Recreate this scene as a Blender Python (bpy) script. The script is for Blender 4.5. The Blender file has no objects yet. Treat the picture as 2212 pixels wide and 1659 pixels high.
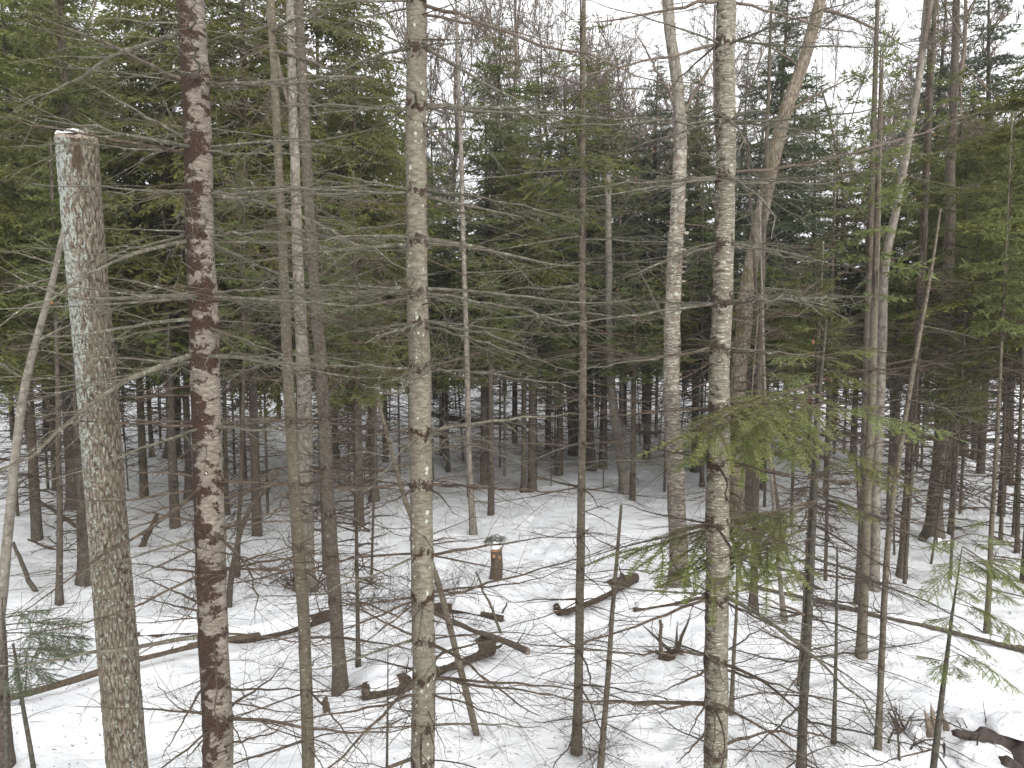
import bpy, math, random
import numpy as np
from mathutils import Matrix, Vector, Euler

# ------------------------------------------------------------------ camera, light, exposure
SC = bpy.context.scene
COL = SC.collection
CAM_H, PITCH, FOC = 5.0, math.radians(5.0), 1640.0          # FOC in pixels of a 2212 px wide frame
cam_d = bpy.data.cameras.new('camera'); cam = bpy.data.objects.new('camera', cam_d); COL.objects.link(cam)
cam.location = (0, 0, CAM_H); cam.rotation_euler = (math.radians(90) - PITCH, 0, 0)
cam_d.sensor_width = 36.0; cam_d.lens = 36.0 * FOC / 2212.0
cam_d.clip_start = 0.05; cam_d.clip_end = 2000
SC.camera = cam

SUN_ELEV, SUN_AZ = 18.0, 150.0                              # azimuth clockwise from +Y: over the right shoulder
wd = bpy.data.worlds.new('World'); SC.world = wd; wd.use_nodes = True
wn, wl = wd.node_tree.nodes, wd.node_tree.links
wn.clear()
wo = wn.new('ShaderNodeOutputWorld'); bg = wn.new('ShaderNodeBackground'); sky = wn.new('ShaderNodeTexSky')
sky.sky_type = 'NISHITA'; sky.sun_disc = False
sky.sun_elevation = math.radians(SUN_ELEV); sky.sun_rotation = math.radians(SUN_AZ)
hs = wn.new('ShaderNodeHueSaturation'); hs.inputs['Saturation'].default_value = 0.12
mx = wn.new('ShaderNodeMix'); mx.data_type = 'RGBA'
mx.inputs['Factor'].default_value = 0.75                    # an even layer of cloud over the clear sky
mx.inputs[7].default_value = (11.3, 11.45, 11.75, 1)
wl.new(sky.outputs[0], hs.inputs['Color']); wl.new(hs.outputs[0], mx.inputs[6])
tcw = wn.new('ShaderNodeTexCoord'); sx = wn.new('ShaderNodeSeparateXYZ'); wl.new(tcw.outputs['Generated'], sx.inputs[0])
ab = wn.new('ShaderNodeMath'); ab.operation = 'ABSOLUTE'; wl.new(sx.outputs[2], ab.inputs[0])
gr = wn.new('ShaderNodeMath'); gr.operation = 'MULTIPLY_ADD'; gr.inputs[1].default_value = 0.6; gr.inputs[2].default_value = 0.4; wl.new(ab.outputs[0], gr.inputs[0])
vm = wn.new('ShaderNodeVectorMath'); vm.operation = 'SCALE'; wl.new(mx.outputs[2], vm.inputs[0]); wl.new(gr.outputs[0], vm.inputs['Scale'])
wl.new(vm.outputs[0], bg.inputs['Color']); bg.inputs['Strength'].default_value = 0.10
wl.new(bg.outputs[0], wo.inputs['Surface'])
sd = bpy.data.lights.new('sun', 'SUN'); so = bpy.data.objects.new('sun', sd); COL.objects.link(so)
sd.energy = 1.5; sd.angle = math.radians(40); sd.color = (1.0, 0.98, 0.95)
_az, _el = math.radians(SUN_AZ), math.radians(SUN_ELEV)
_sv = Vector((math.sin(_az) * math.cos(_el), math.cos(_az) * math.cos(_el), math.sin(_el)))
so.rotation_euler = _sv.to_track_quat('Z', 'Y').to_euler(); so.location = (10, -10, 30)
SC.view_settings.view_transform = 'Standard'; SC.view_settings.look = 'None'
SC.view_settings.exposure = 1.44; SC.view_settings.gamma = 1.0; SC.view_settings.use_curve_mapping = False
SC.render.engine = 'CYCLES'
SC.cycles.max_bounces = 12; SC.cycles.diffuse_bounces = 9; SC.cycles.transmission_bounces = 9; SC.cycles.transparent_max_bounces = 4
SC.cycles.use_denoising = True

rng = np.random.default_rng(7)
R = random.Random(11)
PI = math.pi
cp, sp = math.cos(PITCH), math.sin(PITCH)

def unproject(px, py, d):
    """world point at distance d ahead of the camera whose sight line runs through photo pixel (px, py)"""
    a, b = (px - 1106) / FOC, (829.5 - py) / FOC
    t = d / (cp + b * sp)
    return np.array([a * t, d, CAM_H + t * (-sp + b * cp)])

def depth_of(p):
    return p[1] * cp - (p[2] - CAM_H) * sp

# ------------------------------------------------------------------ noise
def _hash(ix, iy, seed):
    n = (ix.astype(np.int64) * 374761393 + iy.astype(np.int64) * 668265263 + seed * 1442695041) & 0x7fffffff
    n = (n ^ (n >> 13)) * 1274126177 & 0x7fffffff
    return ((n ^ (n >> 16)) & 0xffff) / 65535.0

def vnoise(x, y, seed=0):
    x = np.asarray(x, float); y = np.asarray(y, float)
    ix, iy = np.floor(x), np.floor(y); fx, fy = x - ix, y - iy
    fx = fx * fx * (3 - 2 * fx); fy = fy * fy * (3 - 2 * fy)
    a, b = _hash(ix, iy, seed), _hash(ix + 1, iy, seed)
    c, d = _hash(ix, iy + 1, seed), _hash(ix + 1, iy + 1, seed)
    return (a + (b - a) * fx) * (1 - fy) + (c + (d - c) * fx) * fy - 0.5

def fbm(x, y, o=4, seed=0):
    s, a, t = 0, 1.0, 0
    for i in range(o):
        s = s + a * vnoise(x * 2 ** i, y * 2 ** i, seed + i * 17); t += a; a *= 0.5
    return s / t

# ------------------------------------------------------------------ materials
def nodes_of(name):
    m = bpy.data.materials.new(name); m.use_nodes = True
    nt = m.node_tree; b = nt.nodes['Principled BSDF']
    return m, nt.nodes, nt.links, b

def coords(N, L, scale, rand=True):
    tc = N.new('ShaderNodeTexCoord'); mp = N.new('ShaderNodeMapping'); mp.inputs['Scale'].default_value = scale
    if rand:
        oi = N.new('ShaderNodeObjectInfo'); ad = N.new('ShaderNodeVectorMath'); ad.operation = 'MULTIPLY_ADD'
        cb = N.new('ShaderNodeCombineXYZ'); L.new(oi.outputs['Random'], cb.inputs[2]); L.new(oi.outputs['Random'], cb.inputs[0])
        L.new(cb.outputs[0], ad.inputs[0]); ad.inputs[1].default_value = (7.3, 0, 53.1)
        L.new(tc.outputs['Object'], ad.inputs[2]); L.new(ad.outputs[0], mp.inputs['Vector'])
    else:
        L.new(tc.outputs['Object'], mp.inputs['Vector'])
    return mp.outputs[0]

def noise(N, L, vec, scale, detail=4, rough=0.55, dist=0.0):
    n = N.new('ShaderNodeTexNoise'); n.inputs['Scale'].default_value = scale; n.inputs['Detail'].default_value = detail
    n.inputs['Roughness'].default_value = rough; n.inputs['Distortion'].default_value = dist
    L.new(vec, n.inputs['Vector']); return n.outputs['Fac']

def ramp(N, L, fac, stops):
    r = N.new('ShaderNodeValToRGB'); e = r.color_ramp.elements
    while len(e) < len(stops): e.new(0.5)
    for el, (p, c) in zip(e, stops):
        el.position = p; el.color = (c[0], c[1], c[2], 1) if not isinstance(c, (int, float)) else (c, c, c, 1)
    L.new(fac, r.inputs['Fac']); return r.outputs['Color']

def mix(N, L, fac, a, b, mode='MIX'):
    m = N.new('ShaderNodeMix'); m.data_type = 'RGBA'; m.blend_type = mode
    for s, v in ((0, fac), (6, a), (7, b)):
        if isinstance(v, (int, float)): m.inputs[s].default_value = v
        elif isinstance(v, tuple): m.inputs[s].default_value = (*v, 1)
        else: L.new(v, m.inputs[s])
    return m.outputs[2]

def bump(N, L, b, h, strength=0.5, dist=0.01):
    n = N.new('ShaderNodeBump'); n.inputs['Strength'].default_value = strength; n.inputs['Distance'].default_value = dist
    L.new(h, n.inputs['Height']); L.new(n.outputs[0], b.inputs['Normal'])

def attr(N, name):
    a = N.new('ShaderNodeAttribute'); a.attribute_name = name; return a.outputs['Fac']

def math_(N, L, op, a, b=None, clamp=False):
    m = N.new('ShaderNodeMath'); m.operation = op; m.use_clamp = clamp
    for i, v in enumerate((a, b)):
        if v is None: continue
        if isinstance(v, (int, float)): m.inputs[i].default_value = v
        else: L.new(v, m.inputs[i])
    return m.outputs[0]

M = {}
def bark(name, dark, mid, light, zs=6.0, xs=28.0, lichen=None, lich_amt=0.62, band=None, spots=None, patches=None, bumpd=0.006, rough=0.9, fleck=None):
    """bark with grain stretched along (zs < xs) or around (zs > xs) the stem, and optional lichen, collars, spots and patches"""
    m, N, L, b = nodes_of(name); b.inputs['Roughness'].default_value = rough; b.inputs['Specular IOR Level'].default_value = 0.2
    v = coords(N, L, (xs, xs, zs)); g = noise(N, L, v, 1.0, 5, 0.65, 0.3)
    c = ramp(N, L, g, [(0.3, dark), (0.5, mid), (0.72, light)])
    vb = coords(N, L, (1, 1, 1)); big = noise(N, L, vb, 3.0, 3)
    c = mix(N, L, ramp(N, L, big, [(0.35, 0.0), (0.7, 0.45)]), c, tuple(0.55 * (x + y) for x, y in zip(dark, mid)))
    if fleck:
        vf = coords(N, L, (fleck[1], fleck[1], fleck[2])); f = noise(N, L, vf, 1.0, 3, 0.6)
        c = mix(N, L, ramp(N, L, f, [(fleck[3], 0.0), (fleck[3] + 0.07, 0.9)]), c, fleck[0])
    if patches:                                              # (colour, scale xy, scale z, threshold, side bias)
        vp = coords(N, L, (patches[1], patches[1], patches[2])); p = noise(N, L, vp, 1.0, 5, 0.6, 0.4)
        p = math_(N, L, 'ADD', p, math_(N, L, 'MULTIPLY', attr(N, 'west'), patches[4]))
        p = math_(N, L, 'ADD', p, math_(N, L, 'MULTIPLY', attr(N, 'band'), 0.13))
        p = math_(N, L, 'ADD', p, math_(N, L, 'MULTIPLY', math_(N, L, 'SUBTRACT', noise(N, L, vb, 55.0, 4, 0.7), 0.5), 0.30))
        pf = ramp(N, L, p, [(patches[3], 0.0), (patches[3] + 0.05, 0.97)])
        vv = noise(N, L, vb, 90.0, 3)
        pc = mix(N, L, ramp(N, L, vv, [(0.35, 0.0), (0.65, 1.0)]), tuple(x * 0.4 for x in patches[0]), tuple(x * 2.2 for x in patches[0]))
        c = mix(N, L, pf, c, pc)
    if band:
        nb = noise(N, L, coords(N, L, (22, 22, 14)), 1.0, 4, 0.65)
        s = math_(N, L, 'ADD', math_(N, L, 'MULTIPLY', attr(N, 'band'), 0.29), nb)
        c = mix(N, L, ramp(N, L, s, [(0.715, 0.0), (0.765, 0.95)]), c, band)
    if lichen:
        nl = noise(N, L, coords(N, L, (30, 30, 16)), 1.0, 4, 0.7)
        lf = ramp(N, L, nl, [(lich_amt, 0.0), (lich_amt + 0.05, 0.85)])
        c = mix(N, L, lf, c, lichen)
    if spots:                                                # round crustose lichen spots
        vo = N.new('ShaderNodeTexVoronoi'); vo.inputs['Scale'].default_value = spots[1]
        L.new(coords(N, L, (1, 1, 0.75)), vo.inputs['Vector'])
        sz = N.new('ShaderNodeSeparateColor'); L.new(vo.outputs['Color'], sz.inputs[0])
        lim = math_(N, L, 'MULTIPLY', sz.outputs[0], spots[2])
        dd = math_(N, L, 'ADD', vo.outputs['Distance'], math_(N, L, 'MULTIPLY', noise(N, L, vb, 60, 2), 0.25))
        c = mix(N, L, math_(N, L, 'MULTIPLY', math_(N, L, 'LESS_THAN', dd, lim), 0.9), c, spots[0])
    L.new(c, b.inputs['Base Color'])
    bump(N, L, b, g, 0.7, bumpd)
    M[name] = m
    return m

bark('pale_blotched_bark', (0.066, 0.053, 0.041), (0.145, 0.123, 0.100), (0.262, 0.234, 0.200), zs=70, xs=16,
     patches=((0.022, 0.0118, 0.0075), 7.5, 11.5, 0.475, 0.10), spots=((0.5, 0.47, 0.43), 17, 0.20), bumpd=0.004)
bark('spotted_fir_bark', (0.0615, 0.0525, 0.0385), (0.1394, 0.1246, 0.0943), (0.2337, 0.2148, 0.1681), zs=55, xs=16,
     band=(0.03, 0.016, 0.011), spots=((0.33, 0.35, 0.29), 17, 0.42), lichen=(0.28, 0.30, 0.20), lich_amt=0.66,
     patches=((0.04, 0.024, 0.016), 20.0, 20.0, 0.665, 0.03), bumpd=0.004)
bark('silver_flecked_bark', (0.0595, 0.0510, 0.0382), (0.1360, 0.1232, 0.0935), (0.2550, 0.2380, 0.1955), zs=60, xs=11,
     band=(0.035, 0.022, 0.015), fleck=((0.44, 0.41, 0.33), 16, 95, 0.585), lichen=(0.30, 0.31, 0.25), lich_amt=0.625, patches=((0.04, 0.03, 0.02), 12.0, 30.0, 0.625, 0.13), bumpd=0.004)  # dark mottling, biased left to paint the trunk's shaded side into the colour
bark('brown_grey_bark', (0.0320, 0.0248, 0.0184), (0.0800, 0.0664, 0.0512), (0.1520, 0.1320, 0.1040), zs=24, xs=26, lichen=(0.30, 0.31, 0.24), lich_amt=0.66,
     band=(0.03, 0.02, 0.014))
bark('fir_sapling_bark', (0.0468, 0.0390, 0.0273), (0.1014, 0.0874, 0.0624), (0.1755, 0.1560, 0.1170), zs=42, xs=22, lichen=(0.36, 0.37, 0.28), lich_amt=0.64,
     band=(0.045, 0.03, 0.02))
bark('dark_sapling_bark', (0.0221, 0.0195, 0.0153), (0.0578, 0.0527, 0.0408), (0.1275, 0.1190, 0.0935), zs=36, xs=26, lichen=(0.24, 0.26, 0.22), lich_amt=0.65)
bark('deep_wood_bark', (0.0296, 0.0234, 0.0172), (0.0686, 0.0569, 0.0429), (0.1248, 0.1092, 0.0858), zs=8, xs=24, lichen=(0.2, 0.21, 0.16), lich_amt=0.68, bumpd=0.01)
bark('white_birch_bark', (0.085, 0.074, 0.056), (0.26, 0.245, 0.20), (0.45, 0.435, 0.37), zs=24, xs=5, fleck=((0.05, 0.037, 0.028), 8, 34, 0.56), patches=((0.12, 0.095, 0.072), 8.0, 12.0, 0.50, 0.0), bumpd=0.014)
bark('shaggy_birch_bark', (0.04, 0.032, 0.025), (0.135, 0.118, 0.095), (0.36, 0.33, 0.28), zs=40, xs=9, fleck=((0.035, 0.025, 0.02), 7, 30, 0.57),
     lichen=(0.30, 0.30, 0.23), lich_amt=0.67, bumpd=0.02)
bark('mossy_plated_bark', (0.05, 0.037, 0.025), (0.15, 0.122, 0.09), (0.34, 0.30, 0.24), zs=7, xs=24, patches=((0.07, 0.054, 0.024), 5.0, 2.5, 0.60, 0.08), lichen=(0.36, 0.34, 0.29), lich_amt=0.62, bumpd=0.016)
bark('smooth_grey_bark', (0.0750, 0.0660, 0.0525), (0.1500, 0.1350, 0.1110), (0.2325, 0.2137, 0.1800), zs=14, xs=16, lichen=(0.40, 0.40, 0.34), lich_amt=0.63)
bark('pale_hardwood_bark', (0.0748, 0.0642, 0.0510), (0.1584, 0.1408, 0.1144), (0.2728, 0.2508, 0.2112), zs=10, xs=16, patches=((0.06, 0.045, 0.033), 9.0, 5.0, 0.60, 0.0), lichen=(0.42, 0.42, 0.38), lich_amt=0.62)
bark('rotten_bark', (0.012, 0.009, 0.007), (0.055, 0.04, 0.028), (0.16, 0.125, 0.09), zs=22, xs=22, bumpd=0.02)
bark('log_bark', (0.0225, 0.0165, 0.0120), (0.0863, 0.0638, 0.0450), (0.1725, 0.1350, 0.1013), zs=26, xs=26, bumpd=0.01)
bark('dead_twig_bark', (0.0252, 0.0187, 0.0130), (0.0684, 0.0518, 0.0374), (0.1440, 0.1152, 0.0864), zs=16, xs=16, lichen=(0.03, 0.02, 0.015), lich_amt=0.62, bumpd=0.002)
bark('lichened_twig_bark', (0.0425, 0.0357, 0.0255), (0.0978, 0.0892, 0.0663), (0.1700, 0.1615, 0.1232), zs=14, xs=14, lichen=(0.27, 0.295, 0.225), lich_amt=0.60, bumpd=0.003)
bark('hardwood_twig_bark', (0.0638, 0.0476, 0.0365), (0.1232, 0.0978, 0.0765), (0.2125, 0.1785, 0.1445), zs=6, xs=6, bumpd=0.002)
bark('deep_wood_twig_bark', (0.0255, 0.0195, 0.0135), (0.0585, 0.0450, 0.0323), (0.1125, 0.0938, 0.0690), zs=6, xs=6, lichen=(0.25, 0.27, 0.2), lich_amt=0.64, bumpd=0.002)

def furrowed():
    m, N, L, b = nodes_of('furrowed_bark'); b.inputs['Roughness'].default_value = 0.92; b.inputs['Specular IOR Level'].default_value = 0.15
    g = noise(N, L, coords(N, L, (55, 55, 22)), 1.0, 5, 0.65)
    c = ramp(N, L, g, [(0.3, (0.07, 0.059, 0.044)), (0.5, (0.14, 0.12, 0.093)), (0.72, (0.235, 0.21, 0.168))])
    plate = attr(N, 'plate')                                # 1 on the weathered face of a plate, 0 on the inner bark
    c = mix(N, L, ramp(N, L, plate, [(0.15, 0.0), (0.75, 1.0)]), (0.04, 0.028, 0.019), c)
    bl = noise(N, L, coords(N, L, (6, 6, 4)), 1.0, 3)
    c = mix(N, L, ramp(N, L, bl, [(0.4, 0.0), (0.7, 0.5)]), c, (0.10, 0.085, 0.06))
    n = noise(N, L, coords(N, L, (42, 42, 24)), 1.0, 4, 0.7)
    s = math_(N, L, 'ADD', n, math_(N, L, 'MULTIPLY', attr(N, 'lichen'), 0.17))
    c = mix(N, L, ramp(N, L, s, [(0.57, 0.0), (0.62, 0.9)]), c, (0.24, 0.262, 0.235))
    br = noise(N, L, coords(N, L, (30, 30, 14)), 1.0, 3)
    s2 = math_(N, L, 'ADD', br, math_(N, L, 'MULTIPLY', attr(N, 'bare'), 0.5))
    c = mix(N, L, ramp(N, L, s2, [(0.78, 0.0), (0.84, 1.0)]), c, (0.055, 0.038, 0.027))
    L.new(c, b.inputs['Base Color']); bump(N, L, b, g, 0.8, 0.006)
    M['furrowed_bark'] = m
furrowed()

def wood(name, c1, c2):
    m, N, L, b = nodes_of(name); b.inputs['Roughness'].default_value = 0.85
    g = noise(N, L, coords(N, L, (40, 40, 6)), 1.0, 4, 0.6)
    L.new(ramp(N, L, g, [(0.3, c1), (0.7, c2)]), b.inputs['Base Color']); bump(N, L, b, g, 0.5, 0.006); M[name] = m
wood('orange_cut_wood', (0.22, 0.11, 0.05), (0.45, 0.25, 0.11))
wood('grey_cut_wood', (0.13, 0.10, 0.08), (0.30, 0.24, 0.19))
wood('pale_cut_wood', (0.30, 0.23, 0.15), (0.52, 0.43, 0.31))
wood('dark_root_wood', (0.014, 0.010, 0.008), (0.055, 0.037, 0.03))
wood('splintered_wood', (0.09, 0.065, 0.045), (0.24, 0.19, 0.14))

def leafmat(name, c1, c2, c3, ns, tr=0.28):
    m = bpy.data.materials.new(name); m.use_nodes = True; N, L = m.node_tree.nodes, m.node_tree.links
    N.clear(); o = N.new('ShaderNodeOutputMaterial')
    v = coords(N, L, (ns, ns, ns)); g = noise(N, L, v, 1.0, 4, 0.6)
    f = noise(N, L, v, 14.0, 2, 0.6)
    s = math_(N, L, 'ADD', math_(N, L, 'MULTIPLY', g, 0.6), math_(N, L, 'MULTIPLY', f, 0.4))
    c = ramp(N, L, s, [(0.34, c1), (0.5, c2), (0.66, c3)])
    oi = N.new('ShaderNodeObjectInfo'); h = N.new('ShaderNodeHueSaturation')
    mr = N.new('ShaderNodeMapRange'); L.new(oi.outputs['Random'], mr.inputs['Value']); mr.inputs['To Min'].default_value = 0.485; mr.inputs['To Max'].default_value = 0.515
    L.new(mr.outputs[0], h.inputs['Hue'])
    mr2 = N.new('ShaderNodeMapRange'); L.new(oi.outputs['Random'], mr2.inputs['Value']); mr2.inputs['To Min'].default_value = 0.8; mr2.inputs['To Max'].default_value = 1.2
    L.new(mr2.outputs[0], h.inputs['Value']); L.new(c, h.inputs['Color']); c = h.outputs[0]
    d = N.new('ShaderNodeBsdfPrincipled'); d.inputs['Roughness'].default_value = 0.6; d.inputs['Specular IOR Level'].default_value = 0.3
    t = N.new('ShaderNodeBsdfTranslucent'); ms = N.new('ShaderNodeMixShader'); ms.inputs[0].default_value = tr
    L.new(c, d.inputs['Base Color']); L.new(c, t.inputs['Color']); L.new(d.outputs[0], ms.inputs[1]); L.new(t.outputs[0], ms.inputs[2])
    L.new(ms.outputs[0], o.inputs['Surface']); M[name] = m
leafmat('fir_needles', (0.061, 0.075, 0.024), (0.110, 0.129, 0.040), (0.168, 0.184, 0.061), 1.3, 0.42)
leafmat('hemlock_needles', (0.072, 0.083, 0.022), (0.129, 0.141, 0.036), (0.188, 0.195, 0.053), 1.1, 0.42)
leafmat('spruce_needles', (0.040, 0.056, 0.030), (0.070, 0.092, 0.046), (0.112, 0.138, 0.068), 1.3, 0.4)
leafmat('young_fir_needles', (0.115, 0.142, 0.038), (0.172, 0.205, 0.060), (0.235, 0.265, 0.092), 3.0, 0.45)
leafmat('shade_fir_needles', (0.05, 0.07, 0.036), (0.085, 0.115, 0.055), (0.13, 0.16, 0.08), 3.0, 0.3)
leafmat('withered_leaves', (0.16, 0.065, 0.035), (0.28, 0.13, 0.07), (0.42, 0.24, 0.13), 9.0, 0.35)

def snowmat():
    m, N, L, b = nodes_of('snow'); b.inputs['Roughness'].default_value = 0.75; b.inputs['Specular IOR Level'].default_value = 0.25
    v = coords(N, L, (1, 1, 1), False)
    a = noise(N, L, v, 1.6, 4); f = noise(N, L, v, 26.0, 4, 0.6)
    c = ramp(N, L, a, [(0.3, (0.66, 0.665, 0.675)), (0.7, (0.735, 0.737, 0.742))])
    L.new(c, b.inputs['Base Color'])
    h = math_(N, L, 'ADD', math_(N, L, 'MULTIPLY', a, 3.0), math_(N, L, 'MULTIPLY', f, 0.4))
    bump(N, L, b, h, 0.7, 0.06); M['snow'] = m
snowmat()

# ------------------------------------------------------------------ mesh building
class MB:
    def __init__(s): s.v, s.q, s.t, s.qm, s.tm, s.n, s.attrs = [], [], [], [], [], 0, {}
    def add(s, v, quads=None, tris=None, mat=0, **at):
        v = np.asarray(v, float).reshape(-1, 3)
        if quads is not None and len(quads):
            q = np.asarray(quads, np.int64).reshape(-1, 4) + s.n; s.q.append(q); s.qm.append(np.full(len(q), mat))
        if tris is not None and len(tris):
            t = np.asarray(tris, np.int64).reshape(-1, 3) + s.n; s.t.append(t); s.tm.append(np.full(len(t), mat))
        for k, a in at.items(): s.attrs.setdefault(k, []).append((s.n, np.asarray(a, float)))
        s.v.append(v); s.n += len(v)
    def tube(s, pts, rad, sides=3, mat=0, cap=False, rot=0.0):
        pts = np.asarray(pts, float); rad = np.asarray(rad, float); k = len(pts)
        t = np.gradient(pts, axis=0); t /= np.linalg.norm(t, axis=1)[:, None] + 1e-12
        ax = pts[-1] - pts[0]; ref = np.zeros(3); ref[np.argmin(np.abs(ax))] = 1.0
        u = np.cross(t, ref); u /= np.linalg.norm(u, axis=1)[:, None] + 1e-12
        w = np.cross(t, u)
        an = np.arange(sides) * 2 * PI / sides + rot
        ring = pts[:, None, :] + rad[:, None, None] * (np.cos(an)[None, :, None] * u[:, None, :] + np.sin(an)[None, :, None] * w[:, None, :])
        i = np.arange(k - 1)[:, None] * sides; j = np.arange(sides)[None, :]; j2 = (j + 1) % sides
        q = np.stack([i + j, i + j2, i + sides + j2, i + sides + j], -1).reshape(-1, 4)
        tr = None; v = ring.reshape(-1, 3)
        if cap:
            v = np.vstack([v, pts[:1], pts[-1:]]); n = k * sides
            tr = [[n, (a + 1) % sides, a] for a in range(sides)] + [[n + 1, (k - 1) * sides + a, (k - 1) * sides + (a + 1) % sides] for a in range(sides)]
        s.add(v, q, tr, mat)
    def mesh(s, name, mats, smooth=True):
        me = bpy.data.meshes.new(name); v = np.vstack(s.v)
        nq = sum(len(a) for a in s.q); ntri = sum(len(a) for a in s.t)
        lv = np.concatenate([a.ravel() for a in s.q] + [a.ravel() for a in s.t]) if nq + ntri else np.zeros(0, int)
        ls = np.concatenate([np.arange(nq) * 4, nq * 4 + np.arange(ntri) * 3])
        me.vertices.add(len(v)); me.vertices.foreach_set('co', v.ravel().astype(np.float32))
        me.loops.add(len(lv)); me.loops.foreach_set('vertex_index', lv.astype(np.int32))
        me.polygons.add(len(ls)); me.polygons.foreach_set('loop_start', ls.astype(np.int32))
        mi = np.concatenate(s.qm + s.tm); me.polygons.foreach_set('material_index', mi.astype(np.int32))
        me.polygons.foreach_set('use_smooth', np.full(len(ls), smooth))
        for m in mats: me.materials.append(M[m] if isinstance(m, str) else m)
        me.update(calc_edges=True)
        for k, lst in s.attrs.items():
            arr = np.zeros(len(v), np.float32)
            for n0, a in lst: arr[n0:n0 + len(a)] = a
            me.attributes.new(k, 'FLOAT', 'POINT').data.foreach_set('value', arr)
        me.validate(); return me

def tag(o, label=None, cat=None, group=None, kind=None):
    for k, v in (('label', label), ('category', cat), ('group', group), ('kind', kind)):
        if v: o[k] = v
    return o
def empty(name, loc, label, cat, group=None, rz=0.0):
    o = bpy.data.objects.new(name, None); COL.objects.link(o); o.location = loc; o.rotation_euler = (0, 0, rz)
    o.empty_display_size = 0.2
    return tag(o, label, cat, group)
def obj(name, me, parent=None, loc=(0, 0, 0), rot=(0, 0, 0), scale=(1, 1, 1), mat=None):
    o = bpy.data.objects.new(name, me); COL.objects.link(o); o.parent = parent
    o.location = loc; o.rotation_euler = rot; o.scale = scale
    if mat:
        o.material_slots[0].link = 'OBJECT'; o.material_slots[0].material = M[mat]
    return o

# ------------------------------------------------------------------ the ground
RIDGES = []          # (x0, y0, x1, y1, height, width): snow banked along fallen logs
WELLS = []           # (x, y, radius, depth): hollows round stems, footprints
MOUNDS = []          # (x, y, radius, height)
def base_h(x, y):
    x = np.asarray(x, float); y = np.asarray(y, float)
    r = np.clip((np.hypot(x, y) - 4) / 12, 0, 1)
    h = 0.22 * fbm(x / 5.5 + 3.1, y / 5.5 + 1.7, 3, 5) * r + 0.9 * fbm(x / 24, y / 24, 2, 9) * np.clip((y - 14) / 30, 0, 1)
    h = h + 0.034 * np.clip(y - 22, 0, 70)
    return h + 0.16 * fbm(x / 1.3, y / 1.3, 3, 21) + 0.085 * fbm(x / 0.42, y / 0.42, 3, 33) * np.clip((30 - y) / 12, 0, 1)
def ground_h(x, y):
    h = base_h(x, y); x = np.asarray(x, float); y = np.asarray(y, float)
    for x0, y0, x1, y1, hh, w in RIDGES:
        dx, dy = x1 - x0, y1 - y0; l2 = dx * dx + dy * dy
        t = np.clip(((x - x0) * dx + (y - y0) * dy) / l2, 0, 1)
        d2 = (x - x0 - t * dx) ** 2 + (y - y0 - t * dy) ** 2
        h = h + hh * np.exp(-d2 / (w * w))
    for a, b, r, dd in WELLS: h = h - dd * np.exp(-((x - a) ** 2 + (y - b) ** 2) / (r * r))
    for a, b, r, hh in MOUNDS: h = h + hh * np.exp(-((x - a) ** 2 + (y - b) ** 2) / (r * r))
    return h
def ground_at(px, py):
    d = 10.0
    lo, hi = 2.0, 400.0
    for _ in range(60):
        d = 0.5 * (lo + hi); p = unproject(px, py, d)
        if p[2] > float(base_h(p[0], p[1])): lo = d
        else: hi = d
    p = unproject(px, py, d); p[2] = float(base_h(p[0], p[1])); return p

# ------------------------------------------------------------------ branch and crown generators
def curve_pts(p0, d, L, n, bend, wob, r):
    """a wandering line from p0 along d; bend is added to the heading along the way"""
    t = np.linspace(0, 1, n + 1)[:, None]; d = np.asarray(d, float); d = d / np.linalg.norm(d)
    p = np.asarray(p0, float) + d * L * t + np.asarray(bend, float) * L * t ** 2
    w = r.normal(0, wob * L, (n + 1, 3)); w[0] = 0
    return p + np.cumsum(w, 0) * 0.5

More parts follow.
